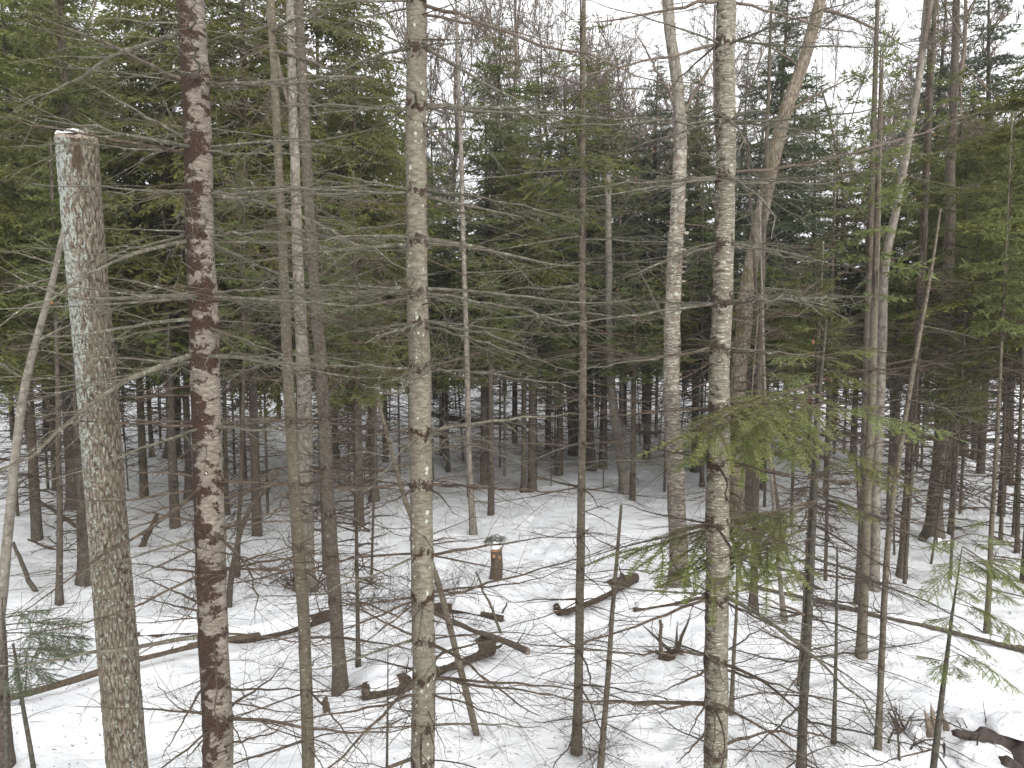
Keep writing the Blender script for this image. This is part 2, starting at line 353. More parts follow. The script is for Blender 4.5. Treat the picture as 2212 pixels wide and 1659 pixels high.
def branch_mesh(L, r0, r, n_side=12, rmin=0.0018, lich=0.0, droop=0.10, long_side=0.5, path=None, end_up=0.0):
    """a dead conifer limb along +X with alternate side twigs lying roughly in one plane"""
    mb = MB(); n = 10
    if path is None:
        t = np.linspace(0, 1, n + 1)
        p = np.stack([L * t, L * 0.03 * np.sin(t * r.uniform(2, 6)) + L * 0.028 * np.cumsum(r.normal(0, 1, n + 1)) * t, -L * droop * t ** 1.6 + L * end_up * t ** 3 + L * 0.014 * np.cumsum(r.normal(0, 1, n + 1)) * t], 1)
    else: p = np.asarray(path); n = len(p) - 1; t = np.linspace(0, 1, n + 1)
    rad = r0 * (1 - t) ** 0.85 + rmin * 1.1
    mb.tube(p, rad, 5)
    side = r.choice([-1, 1])
    for i in range(n_side):
        tt = (i + r.uniform(0.2, 0.9)) / n_side * 0.92 + 0.06
        f = tt * n; k = min(int(f), n - 1); q = p[k] + (p[k + 1] - p[k]) * (f - k)
        ax = p[k + 1] - p[k]; ax /= np.linalg.norm(ax)
        side = -side if r.random() < 0.85 else side
        up = np.array([0, 0, 1.0]); lat = np.cross(up, ax); lat /= np.linalg.norm(lat) + 1e-9; nz = np.cross(ax, lat)
        a = r.uniform(0.6, 1.15)
        dr = ax * math.cos(a) + side * lat * math.sin(a) + nz * r.normal(-0.05, 0.28)
        l = L * (long_side * (1 - tt) ** 0.7 * min(1, tt * 5 + 0.25) + 0.08) * (r.uniform(0.15, 0.5) if r.random() < 0.45 else r.uniform(0.7, 1.35))
        bend = ax * r.uniform(-0.1, 0.5) + nz * r.normal(0.02, 0.20) + lat * r.normal(0, 0.2) - up * 0.06
        sp_ = curve_pts(q, dr, l, 5, bend, 0.036, r)
        rr = max(rmin, r0 * 0.34 * (1 - tt) + rmin * 0.6)
        mb.tube(sp_, np.linspace(rr, rmin * 0.75, 6), 3)
        for j in range(int(l / 0.13)):
            u = r.uniform(0.15, 0.97); k2 = min(int(u * 5), 4); q2 = sp_[k2] + (sp_[k2 + 1] - sp_[k2]) * (u * 5 - k2)
            a2 = sp_[k2 + 1] - sp_[k2]; a2 /= np.linalg.norm(a2); s2 = r.choice([-1, 1])
            l2v = np.cross(nz, a2); b2 = r.uniform(0.5, 1.1)
            d2 = a2 * math.cos(b2) + s2 * l2v * math.sin(b2) + nz * r.normal(0, 0.3)
            ll = l * (1 - u) * r.uniform(0.25, 0.75) + r.uniform(0.03, 0.08)
            mb.tube(curve_pts(q2, d2, ll, 3, a2 * 0.2 + nz * r.normal(0, 0.15), 0.03, r), np.linspace(rmin, rmin * 0.6, 4), 3)
        if lich > 0:
            for j in range(int(l / 0.05 * lich)):            # beard lichen: short crooked tufts
                u = r.random(); k2 = min(int(u * 5), 4); q2 = sp_[k2] + (sp_[k2 + 1] - sp_[k2]) * (u * 5 - k2)
                d2 = r.normal(0, 1, 3); d2[2] -= 0.8
                mb.tube(curve_pts(q2, d2, r.uniform(0.015, 0.05), 2, (0, 0, -0.2), 0.08, r), [rmin * 1.6, rmin * 1.5, rmin * 0.5], 3, mat=0)
    for i in range(int(L * 9)):                              # stubs and knots on the limb
        tt = r.uniform(0.03, 0.9); f = tt * n; k = min(int(f), n - 1); q = p[k] + (p[k + 1] - p[k]) * (f - k)
        mb.tube(curve_pts(q, r.normal(0, 1, 3), r.uniform(0.015, 0.05), 1, (0, 0, 0), 0, r), [rmin * 1.3, rmin * 0.7], 3)
    return mb

def spray(L, r, shoots, w=0.30, droop=0.12, asp=0.24, fuzz=0.35, sl=0.10):
    """a leafy conifer branch along +X: shoots as small pointed blades (4 corners each), plus its wood as three-sided twigs"""
    n = 6; t = np.linspace(0, 1, n + 1)
    main = np.stack([L * t, 0.04 * L * np.sin(t * 4 + r.uniform(0, 6)), -droop * L * t ** 1.7], 1)
    axes = [(main[i], main[i + 1]) for i in range(n)]
    ns = int(9 + 5 * L)
    for i in range(ns):
        tt = 0.12 + 0.85 * (i + r.random()) / ns; f = tt * n; k = min(int(f), n - 1)
        q = main[k] + (main[k + 1] - main[k]) * (f - k)
        s = 1 if i % 2 else -1; a = r.uniform(0.65, 1.05)
        l = L * (w * 1.6 * (1 - tt) ** 0.7 * min(1, 0.45 + tt * 1.6) + 0.05) * r.uniform(0.7, 1.15)
        dr = np.array([math.cos(a), s * math.sin(a), -droop * 1.4 * tt + r.normal(0, 0.12)])
        mid = q + dr * l * 0.55; end = q + dr * l + np.array([0.08 * l, 0, -droop * l * 0.8])
        axes += [(q, mid), (mid, end)]
    A = np.array([a for a, _ in axes]); B = np.array([b for _, b in axes]); ln = np.linalg.norm(B - A, axis=1)
    idx = r.choice(len(axes), shoots, p=ln / ln.sum()); u = r.random(shoots)[:, None]
    P = A[idx] + (B[idx] - A[idx]) * u; D = (B[idx] - A[idx]) / ln[idx][:, None]
    lat = np.cross(np.array([0, 0, 1.0]), D); lat /= np.linalg.norm(lat, axis=1)[:, None] + 1e-9
    s = r.choice([-1, 1], shoots)[:, None]; an = r.uniform(0.35, 1.0, shoots)[:, None]
    S = D * np.cos(an) + lat * s * np.sin(an); S[:, 2] += r.normal(-0.12, fuzz, shoots); S /= np.linalg.norm(S, axis=1)[:, None]
    W = np.cross(S, r.normal(0, fuzz + 0.45, (shoots, 3)) + np.array([0, 0, 0.8])); W /= np.linalg.norm(W, axis=1)[:, None] + 1e-9
    l = (sl * r.uniform(0.55, 1.3, shoots))[:, None]; ww = l * asp * 0.5
    V = np.stack([P, P + S * l * 0.45 + W * ww, P + S * l, P + S * l * 0.45 - W * ww], 1)
    wood_ = MB(); wood_.tube(main, np.linspace(0.008, 0.002, n + 1) * L, 3)
    return V.reshape(-1, 3), wood_

def crown_mesh(name, H, Rm, kind, seed, needle, gap=0.34, per=6, z_low=0.0, fill=1.0):
    r = np.random.default_rng(seed); mb = MB()
    if kind == 'hemlock': kw = dict(w=0.34, droop=0.22, fuzz=0.45, asp=0.30)
    elif kind == 'spruce': kw = dict(w=0.26, droop=0.18, fuzz=0.6, asp=0.30)
    else: kw = dict(w=0.32, droop=0.08, fuzz=0.42, asp=0.28)
    protos = {}
    for nm, L, sh in (('s', 0.6, 70), ('m', 1.2, 190), ('l', 2.0, 360)):
        protos[nm] = [(L, *spray(L, r, int(sh * fill), sl=0.125 if nm != 's' else 0.11, **kw)) for _ in range(3)]
    z = 0.0; lean = r.normal(0, 0.02, 2)
    while z < H - 0.15:
        t = z / H; prof = Rm * ((1 - t) ** (0.75 if kind != 'hemlock' else 0.6)) * min(1.0, 0.55 + t * 4)
        m = max(3, int(per * (0.7 + 0.3 * (1 - t)))); a0 = r.uniform(0, 6.28)
        for i in range(m):
            if r.random() < 0.10: continue
            L = max(0.18, prof * r.uniform(0.55, 1.15)); key = 's' if L < 0.85 else 'm' if L < 1.6 else 'l'
            PL, V, wd_ = protos[key][r.integers(3)]; k = L / PL
            az = a0 + i * 6.283 / m + r.normal(0, 0.25)
            tilt = (0.5 * t - 0.12 if kind != 'hemlock' else 0.25 * t - 0.15) + r.normal(0, 0.12); roll = r.normal(0, 0.25)
            Mx = np.array((Matrix.Rotation(az, 3, 'Z') @ Matrix.Rotation(-tilt, 3, 'Y') @ Matrix.Rotation(roll, 3, 'X')))
            zz = z + r.normal(0, gap * 0.3); off = np.array([lean[0] * zz, lean[1] * zz, zz])
            kk = np.array([k, k, k * 0.9])
            vv = (V * kk) @ Mx.T + off
            mb.add(vv, np.arange(len(vv)).reshape(-1, 4), mat=0)
            wv = np.vstack(wd_.v) * kk @ Mx.T + off
            mb.add(wv, np.vstack(wd_.q), mat=1)
        z += gap * r.uniform(0.75, 1.25) * (0.55 + 0.45 * (1 - t))
    mb.tube([(0, 0, -0.2), (lean[0] * H * .5, lean[1] * H * .5, H * 0.5), (lean[0] * H, lean[1] * H, H)], [0.02 + 0.009 * H, 0.008 + 0.0045 * H, 0.006], 5, mat=1)
    V, _ = spray(0.35, r, 24, sl=0.09); Mx = np.array(Matrix.Rotation(-PI / 2, 3, 'Y'))
    vv = V @ Mx.T + np.array([lean[0] * H, lean[1] * H, H - 0.25]); mb.add(vv, np.arange(len(vv)).reshape(-1, 4), mat=0)
    return mb.mesh(name, [needle, 'deep_wood_twig_bark'], smooth=False)

def twig_set(name, H, Rm, seed, n, rmin=0.003, mat='deep_wood_twig_bark'):
    """the dead lower limbs of a conifer, all round the bole, joined"""
    r = np.random.default_rng(seed); mb = MB()
    for i in range(n):
        z = H * (0.08 + 0.92 * (i + r.random()) / n); L = Rm * r.uniform(0.35, 1.1) * (0.6 + 0.4 * z / H)
        b = branch_mesh(L, 0.011, r, int(5 + L * 5), rmin=rmin, droop=r.uniform(-0.02, 0.22), long_side=0.5)
        Mx = np.array(Matrix.Rotation(r.uniform(0, 6.283), 3, 'Z') @ Matrix.Rotation(r.normal(0.0, 0.16), 3, 'Y'))
        mb.add(np.vstack(b.v) @ Mx.T + np.array([0, 0, z]), np.vstack(b.q))
    return mb.mesh(name, [mat])

def bare_crown(name, H, seed, spread=0.34, rmin=0.006, mat='hardwood_twig_bark', levels=4, r0=0.06):
    """the leafless crown of a hardwood: limbs that fork down to fine twigs"""
    r = np.random.default_rng(seed); mb = MB()
    def grow(p, d, L, rad, lev):
        n = 5 if lev < 2 else 4; pts = curve_pts(p, d, L, n, np.array([0, 0, 0.18]) + r.normal(0, 0.13, 3), 0.04, r)
        end = max(rmin * 0.6, rad * 0.45)
        mb.tube(pts, np.linspace(rad, end, n + 1), 5 if lev == 0 else 3)
        if lev >= levels: return
        m = [10, 7, 6, 5, 3][lev]
        for i in range(m):
            u = 0.22 + 0.78 * (i + r.random()) / m; u = min(u, 0.99); k = min(int(u * n), n - 1)
            q = pts[k] + (pts[k + 1] - pts[k]) * (u * n - k); ax = pts[k + 1] - pts[k]; ax /= np.linalg.norm(ax)
            dd = ax + r.normal(0, 0.62, 3) + np.array([0, 0, 0.1]); dd /= np.linalg.norm(dd)
            ll = L * (0.62 - 0.28 * u) * r.uniform(0.6, 1.15) * (1.25 if lev == 0 else 1)
            grow(q, dd, ll, max(rmin, (rad + (end - rad) * u) * 0.55), lev + 1)
    grow(np.zeros(3), np.array([r.normal(0, .08), r.normal(0, .08), 1.0]), H * 0.55, r0, 0)
    return mb.mesh(name, [mat])

def needle_spray(L, r, n_side=9, hang=0.25, nl=0.021, nw=0.0030, step=0.0062, droop=0.12, fine=1.0):
    """a young fir branch along +X close to the camera: every needle is a blade of its own"""
    mb = MB(); n = 8; t = np.linspace(0, 1, n + 1)
    main = np.stack([L * t, 0.03 * L * np.sin(t * 4 + r.uniform(0, 6)), -droop * L * t ** 1.5], 1)
    mb.tube(main, np.linspace(0.006, 0.0018, n + 1) * (0.5 + L * 0.6), 4, mat=1)
    lines = [main[int(n * 0.35):]]
    def shoot(q, ax, s, l, lev):
        a = r.uniform(0.6, 0.95); lat = np.cross((0, 0, 1.0), ax); lat /= np.linalg.norm(lat) + 1e-9
        dr = ax * math.cos(a) + s * lat * math.sin(a) + np.array([0, 0, r.normal(-hang * 0.4, 0.10)])
        p = curve_pts(q, dr, l, 4, ax * r.normal(0.15, 0.2) + lat * r.normal(0, 0.15) + np.array([0, 0, -hang * r.uniform(0.1, 0.9)]), 0.02, r)
        mb.tube(p, np.linspace(0.0022, 0.0012, 5), 3, mat=1); lines.append(p)
        if lev < 1 and l > 0.12:
            for j in range(int(l / 0.065)):
                u = r.uniform(0.15, 0.9); k = min(int(u * 4), 3); q2 = p[k] + (p[k + 1] - p[k]) * (u * 4 - k)
                a2 = p[k + 1] - p[k]; a2 /= np.linalg.norm(a2); shoot(q2, a2, 1 if j % 2 else -1, l * (1 - u) * 0.6 + 0.035, lev + 1)
    for i in range(n_side * 2):
        tt = 0.22 + 0.74 * (i + r.random() * 0.6) / (n_side * 2); f = tt * n; k = min(int(f), n - 1)
        q = main[k] + (main[k + 1] - main[k]) * (f - k); ax = main[k + 1] - main[k]; ax /= np.linalg.norm(ax)
        shoot(q, ax, 1 if i % 2 else -1, L * (0.42 * (1 - tt) + 0.09) * (r.uniform(0.25, 0.6) if r.random() < 0.35 else r.uniform(0.75, 1.2)), 0)
    P, D = [], []
    for p in lines:
        for a, b in zip(p[:-1], p[1:]):
            l = np.linalg.norm(b - a); m = max(1, int(l / step * fine)); u = (np.arange(m) + r.random(m))[:, None] / m
            P.append(a + (b - a) * u); D.append(np.repeat(((b - a) / (l + 1e-9))[None], m, 0))
    P, D = np.vstack(P), np.vstack(D); k = len(P)
    for s in (-1, 1):
        lat = np.cross((0, 0, 1.0), D); lat /= np.linalg.norm(lat, axis=1)[:, None] + 1e-9
        S = D * 0.45 + s * lat * r.uniform(0.7, 1.0, k)[:, None]; S[:, 2] += r.normal(0.12, 0.22, k); S /= np.linalg.norm(S, axis=1)[:, None]
        l = (nl * r.uniform(0.7, 1.15, k))[:, None]; wv = D * nw
        V = np.stack([P - wv, P + wv, P + S * l + wv * 0.5], 1).reshape(-1, 3)
        mb.add(V, None, np.arange(3 * k).reshape(-1, 3), mat=0)
    return mb

# ------------------------------------------------------------------ stems
def smooth_path(pts, step):
    pts = np.asarray(pts, float); seg = np.linalg.norm(np.diff(pts, axis=0), axis=1); s = np.concatenate([[0], np.cumsum(seg)])
    n = max(4, int(s[-1] / step)); u = np.linspace(0, s[-1], n + 1); out = np.stack([np.interp(u, s, pts[:, i]) for i in range(pts.shape[1])], 1)
    k = max(1, min(int(0.35 / step), (len(out) - 1) // 3)); ker = np.ones(2 * k + 1) / (2 * k + 1)
    pad = np.vstack([out[0] + (out[0] - out[k]) * np.linspace(1, 1 / k, k)[:, None], out, out[-1] + (out[-1] - out[-1 - k]) * np.linspace(1 / k, 1, k)[:, None]])
    return np.stack([np.convolve(pad[:, i], ker, 'valid') for i in range(pts.shape[1])], 1)

def stem_mesh(path, rad, mats, sides=16, whorls=(), lump=0.05, flare=0.5, seed=0, band_w=0.05, furrow=None, cap=True, flare_h=0.25):
    """a bole along path (bottom first, local), radius per point, with root flare, lumps, whorl collars"""
    r = np.random.default_rng(seed); path = np.asarray(path, float); k = len(path); z = path[:, 2]
    t = np.gradient(path, axis=0); t /= np.linalg.norm(t, axis=1)[:, None]
    u = np.cross(t, (0, 1.0, 0.0)); u /= np.linalg.norm(u, axis=1)[:, None]; w = np.cross(t, u); w = -w
    an = np.arange(sides) * 2 * PI / sides
    s = np.concatenate([[0], np.cumsum(np.linalg.norm(np.diff(path, axis=0), axis=1))])
    A, S = np.meshgrid(an, s); rr = np.asarray(rad)[:, None] * np.ones_like(A)
    cx, cy = np.cos(A), np.sin(A)
    rr = rr * (1 + lump * (fbm(cx * 2 + 5 + seed, S * 2.2 + cy * 2, 3, seed) * 2))
    if flare: rr = rr * (1 + flare * np.exp(-np.maximum(z, 0)[:, None] / flare_h) * (0.75 + 0.5 * np.cos(A * 4 + seed) * 0.5))
    band = np.zeros_like(A)
    for wz in whorls:
        dz = S - wz + 0.02 * np.sin(A * 3 + wz * 9)
        g = np.exp(-(dz / band_w) ** 2); band = np.maximum(band, g); rr = rr * (1 + 0.05 * g)
    for _ in range(int(s[-1] * 5) if sides >= 14 and furrow is None else 0):      # knots and old branch scars
        ka, ks, kh = r.uniform(0, 6.283), r.uniform(0.3, s[-1]), r.uniform(0.05, 0.16)
        da = np.abs((A - ka + PI) % (2 * PI) - PI); rr = rr * (1 + kh * np.exp(-(da / 0.32) ** 2 - ((S - ks) / 0.03) ** 2))
    mb = MB(); at = {}
    if furrow is not None:
        rm = float(np.mean(rad)); U = A * rm / 0.030; V = S / 0.12 + 0.35 * vnoise(U * 0.8, S * 8, 3)
        U = U + 0.9 * vnoise(U * 0.35, S * 7, 8)
        n_u = max(1, int(round(2 * PI * rm / 0.030))); U = U * 1.0
        iu, iv = np.floor(U), np.floor(V); f1 = np.full(U.shape, 9.0); f2 = np.full(U.shape, 9.0)
        for du in (-1, 0, 1):
            for dv in (-1, 0, 1):
                a, b = iu + du, iv + dv; am = np.mod(a, n_u)
                d = np.abs(U - a - 0.15 - 0.7 * _hash(am, b, 31)) * 1.0 + np.abs(V - b - _hash(am, b, 57)) * 0.85
                f2 = np.where(d < f1, f1, np.minimum(f2, d)); f1 = np.minimum(f1, d)
        plate = np.clip((f2 - f1) / 0.45, 0, 1) * (0.75 + 0.25 * _hash(iu, iv, 5)); rr = rr + furrow * (plate - 0.6)
        at['plate'] = plate.ravel()
        zz = (S / s[-1])
        at['lichen'] = (np.clip(cx * 0.65 + 0.4, -0.6, 1) * np.clip((zz - 0.45) * 3, -0.8, 1)).ravel()
        at['bare'] = (np.exp(-((A - 4.2) / 0.3) ** 2) * np.clip((zz - 0.935) * 30, 0, 1)).ravel()
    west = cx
    P = path[:, None, :] + rr[..., None] * (cx[..., None] * u[:, None, :] * 1.0 + cy[..., None] * w[:, None, :])
    i = np.arange(k - 1)[:, None] * sides; j = np.arange(sides)[None, :]; j2 = (j + 1) % sides
    q = np.stack([i + j, i + j2, i + sides + j2, i + sides + j], -1).reshape(-1, 4)
    V3 = P.reshape(-1, 3); tr = None
    if cap:
        n0 = len(V3); V3 = np.vstack([V3, path[-1] + t[-1] * rad[-1] * 0.15]); tr = [[n0, (k - 1) * sides + a, (k - 1) * sides + (a + 1) % sides] for a in range(sides)]
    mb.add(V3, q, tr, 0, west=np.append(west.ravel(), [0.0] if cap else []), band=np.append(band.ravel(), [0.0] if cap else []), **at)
    return mb

class Tree:
    """a stem measured in the photograph, set in the ground where its foot stands"""
    def __init__(s, pts, d=None, top=0.0):
        # pts: (px, py, width px) from the top down; the last is the foot unless d gives the distance
        s.px = pts
        if d is None:
            foot = ground_at(pts[-1][0], pts[-1][1]); d = foot[1]
        s.d = d; P, W = [], []
        for x, y, w in pts:
            p = unproject(x, y, d); P.append(p); W.append(w / FOC * depth_of(p) * 0.5)
        P, W = P[::-1], W[::-1]
        g = float(base_h(P[0][0], P[0][1]))
        if P[0][2] > g + 0.02:                               # the foot is below the frame: carry the stem down to the snow
            k = 1 if len(P) > 1 else 0; dz = P[0][2] - g; sl = (P[1] - P[0]) / (P[1][2] - P[0][2])
            q = P[0] - sl * dz; P.insert(0, q); W.insert(0, W[0] * 1.02)
        s.base = np.array([P[0][0], P[0][1], float(base_h(P[0][0], P[0][1]))])
        if top > 0:                                          # the stem goes on above the frame
            sl = (P[-1] - P[-2]) / (P[-1][2] - P[-2][2]); h = top - P[-1][2]
            if h > 0:
                sl2 = sl * 0.6 + np.array([0, 0, 0.4]); P.append(P[-1] + sl2 * h * 0.5); W.append(W[-1] * 0.75); P.append(P[-1] + sl2 * h * 0.5); W.append(W[-3] * 0.3 + 0.004)
        d0 = (P[1] - P[0]) / np.linalg.norm(P[1] - P[0]); P.insert(0, P[0] - d0 * 0.35); W.insert(0, W[0])
        s.P, s.W = np.array(P), np.array(W)
    def path(s, step): return smooth_path(np.hstack([s.P, s.W[:, None]]), step)
    def at_z(s, z):
        zz = s.P[:, 2]; return np.array([np.interp(z, zz, s.P[:, 0]), s.P[0, 1] if False else np.interp(z, zz, s.P[:, 1]), z]), float(np.interp(z, zz, s.W))
    def at_py(s, py):
        b = (829.5 - py) / FOC; t = s.d / (cp + b * sp); return CAM_H + t * (-sp + b * cp)

# ------------------------------------------------------------------ shared meshes
r1 = np.random.default_rng(3)
DEAD = [branch_mesh(1.6, 0.0125, r1, 10 + i % 5, 0.0019, 0.0, 0.04 + 0.025 * (i % 6), 0.46 + 0.02 * (i % 4), end_up=0.05 * (i % 3)).mesh('dead_branch', ['dead_twig_bark']) for i in range(14)]
LICH = [branch_mesh(1.7, 0.0135, r1, 11 + i % 5, 0.0020, 0.25, 0.05 + 0.02 * (i % 5), 0.46, end_up=0.04 * (i % 3)).mesh('lichened_branch', ['lichened_twig_bark']) for i in range(12)]
SHORT = [branch_mesh(0.5, 0.004, r1, 4, 0.0015, 0.0, 0.1, 0.5).mesh('short_branch', ['dead_twig_bark']) for i in range(8)]
CROWNS = {
    'fir': [crown_mesh('fir_crown', 9.0, 2.0, 'fir', 100 + i, 'fir_needles', per=7, fill=1.25) for i in range(3)],
    'hemlock': [crown_mesh('hemlock_crown', 9.0, 2.9, 'hemlock', 200 + i, 'hemlock_needles', gap=0.36, per=7, fill=1.3) for i in range(3)],
    'spruce': [crown_mesh('spruce_crown', 9.0, 1.35, 'spruce', 300 + i, 'spruce_needles', gap=0.28, per=7, fill=1.3) for i in range(2)],
    'under': [crown_mesh('young_hemlock_crown', 4.0, 1.5, 'hemlock', 450 + i, 'hemlock_needles', gap=0.26, per=7, fill=1.2) for i in range(3)],
    'young': [crown_mesh('young_fir_crown', 4.0, 1.2, 'fir', 400 + i, 'fir_needles', gap=0.28, per=7, fill=1.2) for i in range(2)],
}
TWIGS = [twig_set('lower_twigs', 6.0, 1.5, 500 + i, 54, 0.0046) for i in range(4)]
TWIGS_THIN = [twig_set('sapling_twigs', 4.0, 1.05, 520 + i, 44, 0.0042) for i in range(3)]
BARE = [bare_crown('bare_crown', 9.0, 600 + i, rmin=0.006) for i in range(3)]
BARE_FAR = [bare_crown('bare_crown', 9.0, 610 + i, rmin=0.012, r0=0.08) for i in range(3)]
NEAR = [needle_spray(0.85, r1, 9, hang=0.15 + 0.05 * i) for i in range(4)]
NEAR_M = [b.mesh('needle_branch', ['young_fir_needles', 'dead_twig_bark'], smooth=False) for b in NEAR]
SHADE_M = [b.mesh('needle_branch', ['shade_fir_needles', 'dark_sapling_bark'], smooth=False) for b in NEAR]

# ------------------------------------------------------------------ tree makers
def plant(name, label, cat, pts, bark_m, d=None, top=0.0, sides=12, step=0.08, whorl_py=(), group=None, lump=0.05, flare=0.45, seed=0, furrow=None, cap=True, band_w=0.06):
    T = Tree(pts, d, top); e = empty(name, T.base, label, cat, group)
    pw = T.path(step); _s = pw[:, 2]; _a = 0.35 * pw[:, 3] + 0.004
    pw[:, 0] += _a * 1.2 * fbm(_s * 1.1 + seed, _s * 0 + seed, 3, seed); pw[:, 1] += _a * fbm(_s * 1.1 + 40, _s * 0 + seed, 3, seed + 5); loc = pw[:, :3] - T.base
    s = np.concatenate([[0], np.cumsum(np.linalg.norm(np.diff(loc, axis=0), axis=1))])
    zz = [T.at_py(y) for y in whorl_py]; ws = [float(np.interp(z, pw[:, 2], s)) for z in zz]
    mb = stem_mesh(loc, pw[:, 3], [bark_m], sides, ws, lump, flare, seed, furrow=furrow, cap=cap, band_w=band_w)
    obj('trunk', mb.mesh('trunk', [bark_m]), e); T.e = e; T.whorl_z = zz
    WELLS.append((T.base[0], T.base[1], 0.10 + T.W[1] * 1.9, 0.09))
    return T

def limb(T, z, az, L, proto, tilt=0.0, kz=1.0, mat=None, name='branch', thick=1.0):
    p, w = T.at_z(z); q = p - T.base + np.array([math.cos(az), math.sin(az), 0]) * w * 0.7
    k = L / 1.6
    return obj(name, proto, T.e, q, (R.uniform(-0.25, 0.25), tilt, az), (k, k * R.uniform(0.75, 1.15), k * kz), mat)

def whorls(T, L0, n=(3, 5), lich_above=1e9, tilt=0.0, inter=4, sides_bias=0.0, seed=1, protos=None):
    """dead limbs in rings where the collars are, and short ones between"""
    for z in T.whorl_z:
        a0 = R.uniform(0, 6.28); m = R.randint(*n)
        for i in range(m):
            az = a0 + i * 6.283 / m + R.uniform(-0.4, 0.4)
            if R.random() < sides_bias: az = (0 if R.random() < 0.5 else PI) + R.uniform(-0.5, 0.5)
            li = z > lich_above or R.random() < 0.12
            limb(T, z + R.uniform(-0.04, 0.04), az, L0 * R.uniform(0.45, 1.15), R.choice(LICH if li else DEAD), tilt + R.uniform(-0.16, 0.14), kz=R.uniform(0.6, 1.5))
    zs = sorted(T.whorl_z)
    for a, b in zip(zs[:-1], zs[1:]):
        for i in range(inter):
            z = R.uniform(a, b); limb(T, z, R.uniform(0, 6.28), R.uniform(0.25, 0.7) * 3.2, R.choice(SHORT), R.uniform(-0.3, 0.3))

def photo_limb(T, a, b, sag=0.0, toward=0.0, w=8, lich=0.0, twigs=14, mat='dead_twig_bark', long_side=0.35, seed=0, fade=0.9):
    """a limb seen in the photograph: from pixel a on stem T to pixel b; toward = metres its tip comes nearer"""
    r = np.random.default_rng(seed + int(a[1] * 7 + b[0])); p0 = unproject(a[0], a[1], T.d); p1 = unproject(b[0], b[1], max(2.5, T.d - toward))
    z = p0[2]; c, wd_ = T.at_z(z); p0 = np.array([c[0] + (p1[0] - c[0]) * 0.02, c[1], z])
    L = float(np.linalg.norm(p1 - p0)); n = 12; t = np.linspace(0, 1, n + 1)[:, None]
    p = p0 + (p1 - p0) * t; p[:, 2:] += sag * L * 4 * t * (1 - t); p[1:-1] += r.normal(0, 0.006 * L, (n - 1, 3))
    r0 = w * 0.5 / FOC * T.d
    mb = branch_mesh(L, r0, r, twigs, 0.0017, lich, long_side=long_side, path=p - T.base)
    o = obj('branch', mb.mesh('branch', [mat]), T.e); return o

def conifer(x, y, zc, H, kind, label, group, name, trunk_r, twigs=True, Rs=1.0, zb=None, bark_m='deep_wood_bark', lean=(0, 0)):
    """crown from height zc to H over a bare bole with dead limbs"""
    z0 = float(base_h(x, y)); e = empty(name, (x, y, z0), label, 'tree', group, R.uniform(0, 6.28))
    lx, ly = lean
    bm = R.choice(BOLES); obj('trunk', bm, e, (0, 0, -0.25), (0, 0, R.uniform(0, 6)), (trunk_r * 10, trunk_r * 10, (zc + 0.8) / 8.0), bark_m)
    h = H - zc; k = h / (4.0 if kind == 'young' else 9.0); rk = k ** 0.6 * Rs
    obj('crown', R.choice(CROWNS[kind]), e, (0, 0, zc), (0, 0, R.uniform(0, 6)), (rk, rk, k))
    if twigs:
        o = obj('lower_twigs', R.choice(TWIGS), e, (0, 0, 0.3), (0, 0, R.uniform(0, 6)), (R.uniform(0.8, 1.1), R.uniform(0.8, 1.1), max(0.3, (zc + 0.6) / 6.0))); o['kind'] = 'stuff'
    return e
def bole_mesh(seed):
    r = np.random.default_rng(seed); z = np.linspace(0, 8, 22); w = np.cumsum(r.normal(0, 0.02, (22, 2)), 0) * 1.0
    path = np.stack([w[:, 0], w[:, 1], z], 1); rad = np.linspace(0.1, 0.062, 22)
    mb = MB(); mb.tube(np.stack([w[:, 0] * 0, w[:, 1] * 0, z], 1), rad * (1 + 0.28 * np.exp(-z / 0.35)), 10)
    return mb.mesh('bole', ['deep_wood_bark'])
BOLES = [bole_mesh(i) for i in range(3)]

# ------------------------------------------------------------------ the stems of the foreground
# A: the sawn-off dead trunk on the left
A = Tree([(165, 301, 84), (185, 560, 80), (209, 815, 80), (240, 1230, 80), (275, 1659, 81)], 6.0)
e = empty('dead_tree', A.base, 'thick sawn-off grey trunk with furrowed bark, pale green lichen and a snow-dusted flat top', 'tree trunk')
pa = A.path(0.013)
mA = stem_mesh(pa[:, :3] - A.base, pa[:, 3] * 0.97, None, 132, (), 0.03, 0.35, 4, furrow=0.014)
obj('trunk', mA.mesh('furrowed_trunk', ['furrowed_bark']), e)
topc = pa[-1, :3] - A.base; topr = pa[-1, 3]
def rough_disc(rad, seed, h=0.02, sides=26, rings=4):
    r = np.random.default_rng(seed); mb = MB(); V = [(0, 0, 0)]; F = []
    for k in range(1, rings + 1):
        for a in range(sides):
            an = a * 2 * PI / sides; q = rad * k / rings
            V.append((q * math.cos(an), q * math.sin(an), (h * (vnoise(np.array([q * 30 * math.cos(an)]), np.array([q * 30 * math.sin(an)]), seed)[0]))))
    for a in range(sides):
        V.append((rad * 1.0 * math.cos(a * 2 * PI / sides), rad * math.sin(a * 2 * PI / sides), -0.03))
    tr = [[0, 1 + a, 1 + (a + 1) % sides] for a in range(sides)]
    for k in range(rings):
        b0, b1 = 1 + k * sides, 1 + (k + 1) * sides
        F += [[b0 + a, b1 + a, b1 + (a + 1) % sides, b0 + (a + 1) % sides] for a in range(sides)]
    mb.add(V, F, tr); return mb
obj('cut_top', rough_disc(topr * 0.98, 5, 0.03).mesh('cut_top', ['grey_cut_wood']), e, topc + np.array([0, 0, 0.012]))
